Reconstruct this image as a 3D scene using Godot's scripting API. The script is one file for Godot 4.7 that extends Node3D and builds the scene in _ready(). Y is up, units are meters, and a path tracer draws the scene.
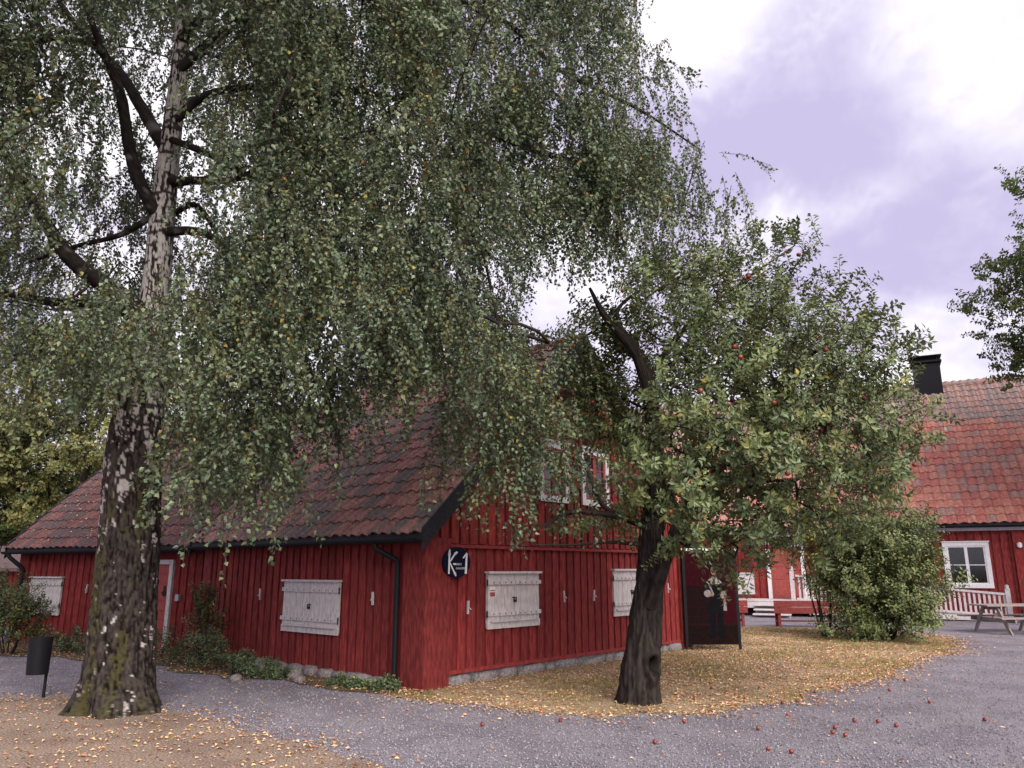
extends Node3D
# Red timber cottage behind an old weeping birch and a leaning apple tree, overcast daylight.

var rng := RandomNumberGenerator.new()
var used := {}
var M := {}

# ---------------------------------------------------------------- mesh helpers
class Mb:
	var v := PackedVector3Array()
	var n := PackedVector3Array()
	var c := PackedColorArray()
	var i := PackedInt32Array()
	func vert(p: Vector3, nn: Vector3, col := Color.WHITE) -> int:
		v.append(p); n.append(nn); c.append(col)
		return v.size() - 1
	func tri(a: Vector3, b: Vector3, d: Vector3, col := Color.WHITE):
		var nn := (b - a).cross(d - a).normalized()
		var k := v.size()
		for p in [a, b, d]:
			v.append(p); n.append(nn); c.append(col)
		i.append_array(PackedInt32Array([k, k + 2, k + 1]))
	func quad(a: Vector3, b: Vector3, d: Vector3, e: Vector3, col := Color.WHITE):
		var nn := (d - a).cross(e - b).normalized()
		var k := v.size()
		for p in [a, b, d, e]:
			v.append(p); n.append(nn); c.append(col)
		i.append_array(PackedInt32Array([k, k + 2, k + 1, k, k + 3, k + 2]))
	func box(lo: Vector3, hi: Vector3, xf := Transform3D.IDENTITY, col := Color.WHITE, ch := 0.0):
		var a := lo; var b := hi
		if ch <= 0.0:
			var p := []
			for k in 8:
				p.append(xf * Vector3(b.x if k & 1 else a.x, b.y if k & 2 else a.y, b.z if k & 4 else a.z))
			quad(p[4], p[5], p[7], p[6], col); quad(p[1], p[0], p[2], p[3], col)
			quad(p[5], p[1], p[3], p[7], col); quad(p[0], p[4], p[6], p[2], col)
			quad(p[6], p[7], p[3], p[2], col); quad(p[0], p[1], p[5], p[4], col)
			return
		var prof := PackedVector2Array([Vector2(a.x + ch, a.y), Vector2(b.x - ch, a.y), Vector2(b.x, a.y + ch), Vector2(b.x, b.y - ch), Vector2(b.x - ch, b.y), Vector2(a.x + ch, b.y), Vector2(a.x, b.y - ch), Vector2(a.x, a.y + ch)])
		prism(prof, a.z, b.z, xf, col)
	# profile counter-clockwise in XY, pushed from z0 to z1
	func prism(prof: PackedVector2Array, z0: float, z1: float, xf := Transform3D.IDENTITY, col := Color.WHITE):
		var m := prof.size()
		for k in m:
			var p := prof[k]; var q := prof[(k + 1) % m]
			quad(xf * Vector3(q.x, q.y, z1), xf * Vector3(p.x, p.y, z1), xf * Vector3(p.x, p.y, z0), xf * Vector3(q.x, q.y, z0), col)
		var mid := Vector2.ZERO
		for p in prof: mid += p / m
		for k in m:
			var p := prof[k]; var q := prof[(k + 1) % m]
			tri(xf * Vector3(mid.x, mid.y, z1), xf * Vector3(p.x, p.y, z1), xf * Vector3(q.x, q.y, z1), col)
			tri(xf * Vector3(mid.x, mid.y, z0), xf * Vector3(q.x, q.y, z0), xf * Vector3(p.x, p.y, z0), col)
	# upright board: x0..x1, foot yb, slanted head yl..yr, back z0, front z1, chamfered front edges
	func board(x0: float, x1: float, yb: float, yl: float, yr: float, z0: float, z1: float, ch := 0.004, col := Color.WHITE):
		var s := (yr - yl) / (x1 - x0)
		var px := [x0, x0, x0 + ch, x1 - ch, x1, x1]
		var pz := [z0, z1 - ch, z1, z1, z1 - ch, z0]
		for k in 5:
			var ya: float = yl + s * (px[k] - x0); var yc: float = yl + s * (px[k + 1] - x0)
			quad(Vector3(px[k], yb, pz[k]), Vector3(px[k + 1], yb, pz[k + 1]), Vector3(px[k + 1], yc, pz[k + 1]), Vector3(px[k], ya, pz[k]), col)
		quad(Vector3(x0, yl, z1 - ch), Vector3(x1, yr, z1 - ch), Vector3(x1, yr, z0), Vector3(x0, yl, z0), col)
		quad(Vector3(x0, yb, z0), Vector3(x1, yb, z0), Vector3(x1, yb, z1 - ch), Vector3(x0, yb, z1 - ch), col)
	func tube(pts: PackedVector3Array, rad: PackedFloat32Array, sides: int, col := Color.WHITE, caps := true):
		var m := pts.size()
		var base := v.size()
		var side := Vector3.RIGHT
		for k in m:
			var d := (pts[mini(k + 1, m - 1)] - pts[maxi(k - 1, 0)]).normalized()
			if d.length() < 0.5: d = Vector3.UP
			side = (side - d * side.dot(d))
			if side.length() < 0.05: side = d.cross(Vector3.FORWARD if absf(d.z) < 0.8 else Vector3.UP)
			side = side.normalized()
			var up := d.cross(side)
			for j in sides:
				var an := TAU * j / sides
				var nn := side * cos(an) + up * sin(an)
				v.append(pts[k] + nn * rad[k]); n.append(nn); c.append(col)
		for k in m - 1:
			for j in sides:
				var a := base + k * sides + j; var b := base + k * sides + (j + 1) % sides
				i.append_array(PackedInt32Array([a, a + sides, b, b, a + sides, b + sides]))
		if caps:
			for e in 2:
				var k := 0 if e == 0 else m - 1
				var nn := (pts[0] - pts[1]).normalized() if e == 0 else (pts[m - 1] - pts[m - 2]).normalized()
				var cc := vert(pts[k], nn, col)
				for j in sides:
					var a := base + k * sides + j; var b := base + k * sides + (j + 1) % sides
					if e == 0: i.append_array(PackedInt32Array([cc, a, b]))
					else: i.append_array(PackedInt32Array([cc, b, a]))
	func rod(a: Vector3, b: Vector3, r: float, sides := 10, col := Color.WHITE):
		tube(PackedVector3Array([a, b]), PackedFloat32Array([r, r]), sides, col)
	func mesh() -> ArrayMesh:
		var arr := []
		arr.resize(Mesh.ARRAY_MAX)
		arr[Mesh.ARRAY_VERTEX] = v; arr[Mesh.ARRAY_NORMAL] = n; arr[Mesh.ARRAY_COLOR] = c; arr[Mesh.ARRAY_INDEX] = i
		var am := ArrayMesh.new()
		am.add_surface_from_arrays(Mesh.PRIMITIVE_TRIANGLES, arr)
		return am

func numbered(called: String) -> String:
	var k: int = used.get(called, 0)
	used[called] = k + 1
	return called if k == 0 else "%s_%03d" % [called, k]

func put(called: String, m, mat: Material, parent: Node = null, xf := Transform3D.IDENTITY) -> MeshInstance3D:
	var o := MeshInstance3D.new()
	o.mesh = m.mesh() if m is Mb else m
	o.material_override = mat
	o.transform = xf
	if parent == null:
		o.name = numbered(called); add_child(o)
	else:
		o.name = called; parent.add_child(o, true)
	return o

func thing(called: String, label: String, category: String, xf := Transform3D.IDENTITY, group := "") -> Node3D:
	var o := Node3D.new()
	o.name = numbered(called); add_child(o)
	o.transform = xf
	return tag(o, label, category, group)

func tag(o: Node, label: String, category: String, group := "", kind := "") -> Node:
	o.set_meta("label", label); o.set_meta("category", category)
	if group: o.set_meta("group", group)
	if kind: o.set_meta("kind", kind)
	return o

func struct(called: String, m, mat: Material, label: String, category: String) -> MeshInstance3D:
	var o := put(called, m, mat)
	tag(o, label, category, "", "structure")
	return o

func multi(called: String, m: Mesh, mat: Material, xfs: Array, cols: Array, parent: Node = null) -> MultiMeshInstance3D:
	var mm := MultiMesh.new()
	mm.transform_format = MultiMesh.TRANSFORM_3D
	mm.use_colors = cols.size() > 0
	mm.mesh = m
	mm.instance_count = xfs.size()
	for k in xfs.size():
		mm.set_instance_transform(k, xfs[k])
		if cols.size(): mm.set_instance_color(k, cols[k])
	var o := MultiMeshInstance3D.new()
	o.multimesh = mm
	o.material_override = mat
	o.set_meta("kind", "stuff")
	if parent == null:
		o.name = numbered(called); add_child(o)
	else:
		o.name = called; parent.add_child(o, true)
	return o

# ---------------------------------------------------------------- materials
func lin(r: float, g: float, b: float) -> Color:
	return Color(r, g, b).linear_to_srgb()

func noise_tex(freq: float, a: Color, b: Color, octaves := 4, size := 512, sd := 1, lo := 0.25, hi := 0.75, bump := 0.0) -> NoiseTexture2D:
	var f := FastNoiseLite.new()
	f.noise_type = FastNoiseLite.TYPE_SIMPLEX_SMOOTH
	f.frequency = freq; f.fractal_octaves = octaves; f.seed = sd
	var t := NoiseTexture2D.new()
	t.width = size; t.height = size; t.seamless = true; t.noise = f
	if bump > 0.0:
		t.as_normal_map = true; t.bump_strength = bump
	else:
		var g := Gradient.new()
		g.offsets = PackedFloat32Array([lo, hi]); g.colors = PackedColorArray([a, b])
		t.color_ramp = g
	return t

# base colours are linear; the texture varies between the two of them
func mat(a: Color, b: Color, rough := 0.8, scale := Vector3.ONE, freq := 0.02, bump := 0.0, sd := 1, octaves := 4, spec := 0.4) -> StandardMaterial3D:
	var m := StandardMaterial3D.new()
	m.roughness = rough; m.metallic_specular = spec
	m.uv1_triplanar = true; m.uv1_world_triplanar = true; m.uv1_scale = scale
	m.albedo_texture = noise_tex(freq, a, b, octaves, 512, sd)
	if bump > 0.0:
		m.normal_enabled = true; m.normal_texture = noise_tex(freq, a, b, octaves, 512, sd, 0.25, 0.75, 6.0); m.normal_scale = bump
	return m

func plain(a: Color, rough := 0.6, metal := 0.0) -> StandardMaterial3D:
	var m := StandardMaterial3D.new()
	m.albedo_color = a; m.roughness = rough; m.metallic = metal
	return m

func vcol(rough := 0.6, back := 0.0, spec := 0.5) -> StandardMaterial3D:
	var m := StandardMaterial3D.new()
	m.vertex_color_use_as_albedo = true
	m.roughness = rough; m.metallic_specular = spec
	m.cull_mode = BaseMaterial3D.CULL_DISABLED
	if back > 0.0:
		m.backlight_enabled = true; m.backlight = Color(back, back, back * 0.75)
	return m

func make_materials():
	M.red = []
	for k in 4:
		var f: float = [1.02, 0.82, 1.2, 0.94][k]
		M.red.append(mat(lin(0.118 * f, 0.011 * f, 0.012 * f), lin(0.26 * f, 0.036 * f, 0.033 * f), 0.85, Vector3(1.4, 0.22, 1.4), 0.03, 0.25, 11 + k))
	M.red_back = mat(lin(0.13, 0.010, 0.013), lin(0.19, 0.017, 0.02), 0.9, Vector3(1.4, 0.22, 1.4), 0.03, 0.0, 21)
	M.red_yard = M.red
	M.bench_red = mat(lin(0.18, 0.032, 0.032), lin(0.27, 0.055, 0.052), 0.8, Vector3(0.4, 1.2, 1.2), 0.03, 0.15, 42)
	M.red_door = mat(lin(0.27, 0.052, 0.048), lin(0.36, 0.08, 0.07), 0.7, Vector3(1.2, 0.3, 1.2), 0.03, 0.15, 41)
	M.grey_wood = mat(lin(0.42, 0.38, 0.39), lin(0.64, 0.59, 0.59), 0.8, Vector3(1.6, 0.3, 1.6), 0.03, 0.3, 51)
	M.white = mat(lin(0.62, 0.60, 0.64), lin(0.76, 0.74, 0.77), 0.6, Vector3(1, 0.4, 1), 0.03, 0.0, 52)
	M.rail = mat(lin(0.44, 0.40, 0.42), lin(0.60, 0.55, 0.57), 0.75, Vector3(1, 0.4, 1), 0.03, 0.0, 53)
	M.table_wood = mat(lin(0.19, 0.15, 0.14), lin(0.30, 0.25, 0.24), 0.85, Vector3(1.5, 1.5, 0.4), 0.03, 0.2, 54)
	M.black = plain(lin(0.009, 0.009, 0.013), 0.6)
	M.black.metallic_specular = 0.3
	M.black_wood = mat(lin(0.010, 0.010, 0.014), lin(0.022, 0.022, 0.03), 0.6, Vector3(1, 1, 1), 0.03, 0.0, 55)
	M.iron = plain(lin(0.03, 0.028, 0.028), 0.55, 0.6)
	M.plaster = mat(lin(0.42, 0.34, 0.33), lin(0.58, 0.50, 0.48), 0.9, Vector3(0.6, 0.6, 0.6), 0.03, 0.3, 56)
	M.stone = mat(lin(0.13, 0.115, 0.12), lin(0.30, 0.26, 0.26), 0.9, Vector3(1.2, 1.2, 1.2), 0.03, 0.5, 57)
	M.tile = []
	for q in [[0.27, 0.115, 0.105], [0.20, 0.122, 0.117], [0.33, 0.145, 0.13], [0.165, 0.118, 0.115]]:
		M.tile.append(mat(lin(q[0] * 0.55, q[1] * 0.75, q[2] * 0.75), lin(q[0] * 1.35, q[1] * 1.4, q[2] * 1.4), 0.85, Vector3(0.9, 0.9, 0.9), 0.03, 0.3, 61 + M.tile.size(), 5))
	M.tile_wing = []
	for q in [[0.13, 0.055, 0.055], [0.10, 0.06, 0.06], [0.17, 0.07, 0.065]]:
		M.tile_wing.append(mat(lin(q[0] * 0.55, q[1] * 0.7, q[2] * 0.7), lin(q[0] * 1.5, q[1] * 1.5, q[2] * 1.5), 0.85, Vector3(0.9, 0.9, 0.9), 0.03, 0.3, 66 + M.tile_wing.size(), 5))
	M.tile_yard = []
	for q in [[0.47, 0.135, 0.105], [0.39, 0.155, 0.13], [0.50, 0.175, 0.13], [0.36, 0.175, 0.15], [0.41, 0.12, 0.1]]:
		M.tile_yard.append(mat(lin(q[0] * 0.6, q[1] * 0.8, q[2] * 0.8), lin(q[0] * 1.2, q[1] * 1.35, q[2] * 1.35), 0.85, Vector3(0.5, 0.5, 0.5), 0.03, 0.0, 71 + M.tile_yard.size(), 5))
	M.tile_old = []
	for q in [[0.30, 0.17, 0.155], [0.25, 0.175, 0.165], [0.33, 0.19, 0.17]]:
		M.tile_old.append(mat(lin(q[0] * 0.65, q[1] * 0.75, q[2] * 0.75), lin(q[0] * 1.3, q[1] * 1.3, q[2] * 1.3), 0.9, Vector3(0.5, 0.5, 0.5), 0.03, 0.0, 76 + M.tile_old.size(), 5))
	M.leaf = vcol(0.45, 0.5, 0.45)
	M.apple_leaf = vcol(0.45, 0.5, 0.45)
	M.far_leaf = vcol(0.6, 0.6, 0.3)
	M.bark = vcol(0.9, 0.0, 0.25)
	M.litter = vcol(0.75, 0.2, 0.3)
	M.pebble = vcol(0.9, 0.0, 0.3)
	M.vertex = vcol(0.7, 0.0, 0.4)
	M.fruit = vcol(0.4, 0.0, 0.5)
	M.glass = StandardMaterial3D.new()
	M.glass.albedo_color = Color(0.06, 0.07, 0.075, 0.3)
	M.glass.transparency = BaseMaterial3D.TRANSPARENCY_ALPHA
	M.glass.roughness = 0.04

# ---------------------------------------------------------------- sky
func make_sky() -> Sky:
	var w := 1600; var h := 800
	var img := Image.create(w, h, false, Image.FORMAT_RGBF)
	var f := FastNoiseLite.new()
	f.noise_type = FastNoiseLite.TYPE_SIMPLEX_SMOOTH; f.seed = 5
	f.fractal_octaves = 6; f.frequency = 0.85; f.fractal_gain = 0.55
	f.domain_warp_enabled = true; f.domain_warp_amplitude = 0.35; f.domain_warp_frequency = 0.9
	var g := FastNoiseLite.new()
	g.noise_type = FastNoiseLite.TYPE_SIMPLEX_SMOOTH; g.seed = 8; g.frequency = 1.0; g.fractal_octaves = 4
	var blobs := [  # cloud masses: direction, reach, strength (dark +, white -)
[Vector3(0.365, 0.501, -0.785), 0.15, 0.42],
		[Vector3(0.436, 0.447, -0.781), 0.10, 0.25],
		[Vector3(0.291, 0.524, -0.801), 0.10, 0.22],
		[Vector3(0.215, 0.621, -0.753), 0.10, -0.60],
		[Vector3(0.468, 0.548, -0.694), 0.10, -0.30],
		[Vector3(0.332, 0.423, -0.843), 0.07, -0.50],
		[Vector3(0.422, 0.417, -0.805), 0.06, -0.35],
		[Vector3(0.498, 0.475, -0.726), 0.08, -0.30],
		[Vector3(0.447, 0.335, -0.829), 0.11, 0.32],
		[Vector3(0.523, 0.339, -0.782), 0.08, 0.20],
		[Vector3(0.504, 0.239, -0.830), 0.09, -0.35],
		[Vector3(0.062, 0.374, -0.926), 0.12, -0.40],
		[Vector3(-0.367, 0.422, -0.829), 0.20, -0.30],
		[Vector3(0.280, 0.393, -0.876), 0.06, -0.30]]
	for y in h:
		var th := PI * (y + 0.5) / h
		for x in w:
			var ph := TAU * (x + 0.5) / w
			var d := Vector3(sin(th) * sin(ph), cos(th), -sin(th) * cos(ph))
			if d.y < -0.05:
				img.set_pixel(x, y, Color(0.1, 0.09, 0.095)); continue
			var s := 1.0 / (maxf(d.y, 0.0) + 0.32)
			var q := f.get_noise_3d(d.x * s * 1.5 + 3.1, d.z * s * 1.5 - 1.7, 0.4) * 0.9 + 0.52
			if d.z < 0.0:
				for b in blobs:
					var e: float = (d - b[0]).length_squared() / (b[1] * b[1])
					if e < 7.0: q += b[2] * exp(-e)
			q += 0.16 * g.get_noise_3d(d.x * s * 6.0, d.z * s * 6.0, 2.0) + 0.07 * g.get_noise_3d(d.x * s * 19.0, d.z * s * 19.0, 5.0)
			q = pow(smoothstep(0.05, 1.0, q), 0.75)
			var c := Color(0.325, 0.316, 0.334).lerp(Color(0.160, 0.147, 0.215), q)
			img.set_pixel(x, y, c)
	var pm := PanoramaSkyMaterial.new()
	pm.panorama = ImageTexture.create_from_image(img)
	var sky := Sky.new()
	sky.sky_material = pm
	return sky

func _ready():
	rng.seed = 4711
	# camera
	var cam := Camera3D.new()
	cam.name = "camera"; add_child(cam)
	cam.position = Vector3(0, 1.7, 0)
	cam.rotation.x = atan(185.0 / 768.0)
	cam.fov = 53.13
	cam.near = 0.1; cam.far = 600.0
	cam.current = true
	# sky and exposure
	var env := Environment.new()
	env.background_mode = Environment.BG_SKY
	env.sky = make_sky()
	env.background_energy_multiplier = 1.0
	env.tonemap_mode = Environment.TONE_MAPPER_LINEAR
	env.tonemap_exposure = 3.9
	env.sdfgi_enabled = true; env.ssao_enabled = true; env.ssil_enabled = true
	var we := WorldEnvironment.new()
	we.name = "world_environment"; we.environment = env; add_child(we)
	# sun behind thin cloud, high, over the viewer's right shoulder
	var sun := DirectionalLight3D.new()
	sun.name = "sun"; add_child(sun)
	sun.light_energy = 0.5; sun.light_angular_distance = 50.0
	sun.light_color = Color(1.0, 0.97, 0.92)
	sun.shadow_enabled = true
	sun.rotation_degrees = Vector3(-38, 24, 0)
	make_materials()
	make_ground()
	make_main_house()
	make_wing()
	make_yard_house()
	make_shed()
	make_trees()
	make_bushes()
	make_yard_things()
	make_signs()
	make_litter()

# ---------------------------------------------------------------- ground
func ragged(poly: Array, amp: float, sd: int) -> PackedVector2Array:
	var f := FastNoiseLite.new()
	f.seed = sd; f.frequency = 0.7; f.fractal_octaves = 3; f.fractal_gain = 0.35
	var out := PackedVector2Array()
	for k in poly.size():
		var a := Vector2(poly[k][0], poly[k][1]); var b := Vector2(poly[(k + 1) % poly.size()][0], poly[(k + 1) % poly.size()][1])
		var m := maxi(1, int(a.distance_to(b) / 0.12))
		for j in m:
			var p := a.lerp(b, float(j) / m)
			out.append(p + Vector2(f.get_noise_2d(p.x, p.y), f.get_noise_2d(p.x + 40.0, p.y)) * amp)
	return out

func sheet(poly: PackedVector2Array, y: float) -> Mb:
	var m := Mb.new()
	for p in poly: m.vert(Vector3(p.x, y, p.y), Vector3.UP)
	var t := Geometry2D.triangulate_polygon(poly)
	for k in range(0, t.size(), 3):
		var a := poly[t[k]]; var b := poly[t[k + 1]]; var c := poly[t[k + 2]]
		if (b - a).cross(c - a) > 0: m.i.append_array(PackedInt32Array([t[k], t[k + 1], t[k + 2]]))
		else: m.i.append_array(PackedInt32Array([t[k], t[k + 2], t[k + 1]]))
	return m

var lawn_poly := PackedVector2Array()
var dirt_poly := PackedVector2Array()
var strip_poly := PackedVector2Array()

func ground_mat(a: Color, b: Color, c: Color, fine: float, sd: int) -> StandardMaterial3D:
	var m := StandardMaterial3D.new()
	m.roughness = 0.95; m.metallic_specular = 0.25
	m.uv1_triplanar = true; m.uv1_world_triplanar = true; m.uv1_scale = Vector3(0.55, 0.55, 0.55)
	var t := noise_tex(fine, a, b, 5, 1024, sd, 0.3, 0.72)
	var g := Gradient.new()
	g.offsets = PackedFloat32Array([0.22, 0.45, 0.6, 0.8]); g.colors = PackedColorArray([a, b.lerp(a, 0.35), b, c])
	t.color_ramp = g
	m.albedo_texture = t
	m.normal_enabled = true
	m.normal_texture = noise_tex(fine, a, b, 4, 1024, sd, 0.3, 0.7, 10.0)
	m.normal_scale = 0.8
	# broad patches of another tone over the grain
	m.detail_enabled = true
	m.detail_blend_mode = BaseMaterial3D.BLEND_MODE_MUL
	m.detail_uv_layer = BaseMaterial3D.DETAIL_UV_2
	m.uv2_triplanar = true; m.uv2_world_triplanar = true; m.uv2_scale = Vector3(0.09, 0.09, 0.09)
	m.detail_albedo = noise_tex(0.02, Color(0.91, 0.90, 0.91), Color(1, 1, 1), 5, 512, sd + 7, 0.3, 0.6)
	return m

func make_ground():
	var g := Mb.new()
	g.quad(Vector3(-260, 0, 120), Vector3(260, 0, 120), Vector3(260, 0, -400), Vector3(-260, 0, -400))
	struct("ground", g, ground_mat(lin(0.07, 0.06, 0.035), lin(0.13, 0.11, 0.06), lin(0.2, 0.16, 0.09), 0.03, 101), "flat earth and thin grass reaching to the horizon", "ground")
	var gr := ragged([[-30, 8], [45, 8], [45, -46], [-30, -46]], 0.4, 3)
	struct("gravel_yard", sheet(gr, 0.004), ground_mat(lin(0.135, 0.120, 0.140), lin(0.275, 0.246, 0.285), lin(0.43, 0.39, 0.44), 0.16, 102), "purplish grey gravel of the yard and the path past the cottage", "gravel")
	lawn_poly = ragged([[-1.7, -11.35], [-1.12, -11.0], [0.1, -10.07], [1.03, -9.68], [2.16, -10.0], [3.12, -10.35], [4.74, -11.83], [6.72, -14.09], [9.9, -17.9], [11.2, -20.9], [9.42, -23.6], [6.87, -24.0], [3, -24.5], [2, -18], [-1, -12.2]], 0.35, 4)
	struct("lawn", sheet(lawn_poly, 0.010), ground_mat(lin(0.23, 0.172, 0.115), lin(0.40, 0.305, 0.20), lin(0.54, 0.42, 0.28), 0.07, 103), "worn dry lawn strewn with yellow leaves under the apple tree", "lawn")
	dirt_poly = ragged([[-7.6, -11.0], [-6.03, -11.1], [-4.24, -10.35], [-3.3, -9.4], [-2.76, -8.73], [-1.71, -7.84], [-1.25, -7.35], [-0.6, -6], [-0.4, -2], [-15, -2], [-15, -11.2]], 0.35, 5)
	struct("dirt_ground", sheet(dirt_poly, 0.012), ground_mat(lin(0.16, 0.115, 0.09), lin(0.29, 0.215, 0.17), lin(0.42, 0.32, 0.25), 0.06, 104), "bare brown trodden earth round the foot of the birch", "bare earth")
	strip_poly = ragged([[-11.5, -16.4], [-10.2, -16.3], [-7.75, -15.4], [-6.22, -14.5], [-5.1, -13.4], [-3.53, -12.5], [-1.85, -11.5], [-1.0, -11.2], [-0.9, -11.9], [-3.6, -14.6], [-6.2, -17.2], [-12.4, -20.2]], 0.3, 6)
	struct("soil_strip", sheet(strip_poly, 0.014), ground_mat(lin(0.07, 0.055, 0.035), lin(0.15, 0.115, 0.07), lin(0.25, 0.19, 0.11), 0.07, 105), "leafy soil strip along the foot of the cottage wall", "soil")

# ---------------------------------------------------------------- house building blocks
# a wall in its own axes: x to the right, y up, z outwards
func wall_part(house: Node3D, xf: Transform3D, x0: float, x1: float, y0: float, top: Callable, holes: Array, mats: Array, back: Material, rows: Array, cuts := []) -> MeshInstance3D:
	var w := Mb.new()
	var cs := [x0, x1]
	for h in holes: cs.append_array([h[0], h[1]])
	cs.append_array(cuts)
	cs.sort()
	for k in cs.size() - 1:
		if cs[k + 1] - cs[k] > 0.001: column(w, cs[k], cs[k + 1], y0, top, 1e9, holes, -0.14, 0.0, 0.0005)
	var o := put("wall", w, back, house, xf)
	for r in rows:  # [foot, head limit, pitch, width, offset out, thickness, x0, x1]
		var x: float = r[6]
		while x + r[3] <= r[7] + 0.001:
			var pieces := []
			var wd: float = r[3] * rng.randf_range(0.93, 1.04)
			column(null, x, x + wd, r[0] + rng.randf_range(-0.006, 0.006), top, r[1], holes, r[4] - 0.02, r[4] + r[5] + rng.randf_range(-0.004, 0.004), 0.005, pieces)
			var mt: Material = mats[rng.randi() % mats.size()]
			for b in pieces: put("board", b, mt, o)
			x += r[2] * rng.randf_range(0.985, 1.015)
	return o

func column(m: Mb, x0: float, x1: float, yb: float, top: Callable, cap: float, holes: Array, z0: float, z1: float, ch: float, pieces = null):
	var xc := (x0 + x1) / 2
	var spans := []
	for h in holes:
		if xc > h[0] and xc < h[1]: spans.append(h)
	spans.sort_custom(func(p, q): return p[2] < q[2])
	var yl: float = minf(top.call(x0), cap); var yr: float = minf(top.call(x1), cap)
	var y := yb
	for h in spans:
		if h[2] > y:
			if pieces != null:
				m = Mb.new(); pieces.append(m)
			m.board(x0, x1, y, minf(h[2], yl), minf(h[2], yr), z0, z1, ch)
		y = maxf(y, h[3])
	if minf(yl, yr) > y + 0.005:
		if pieces != null:
			m = Mb.new(); pieces.append(m)
		m.board(x0, x1, y, yl, yr, z0, z1, ch)

func tile_mesh(w: float, l: float, hgt: float) -> ArrayMesh:
	var m := Mb.new()
	var nx := 8
	var base := 0
	var prof := []
	for k in nx + 1:
		var t := float(k) / nx
		prof.append(Vector2((t - 0.5) * w, hgt * (0.5 - 0.5 * cos(TAU * (t * 1.12 - 0.12)) ) + (0.35 * hgt if t < 0.06 else 0.0)))
	for k in nx + 1:
		var p: Vector2 = prof[k]
		var q: Vector2 = prof[mini(k + 1, nx)] - prof[maxi(k - 1, 0)]
		var nn := Vector3(-q.y, q.x, 0).normalized()
		m.vert(Vector3(p.x, p.y + 0.030, 0), nn); m.vert(Vector3(p.x, p.y, -l), nn)
	for k in nx:
		var a := base + k * 2
		m.i.append_array(PackedInt32Array([a, a + 1, a + 2, a + 2, a + 1, a + 3]))
	for k in nx:  # lip of the lower end
		var p: Vector2 = prof[k]; var q: Vector2 = prof[k + 1]
		m.quad(Vector3(p.x, p.y + 0.012, 0.0), Vector3(q.x, q.y + 0.012, 0.0), Vector3(q.x, q.y + 0.030, 0.0), Vector3(p.x, p.y + 0.030, 0.0))
	return m.mesh()

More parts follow.
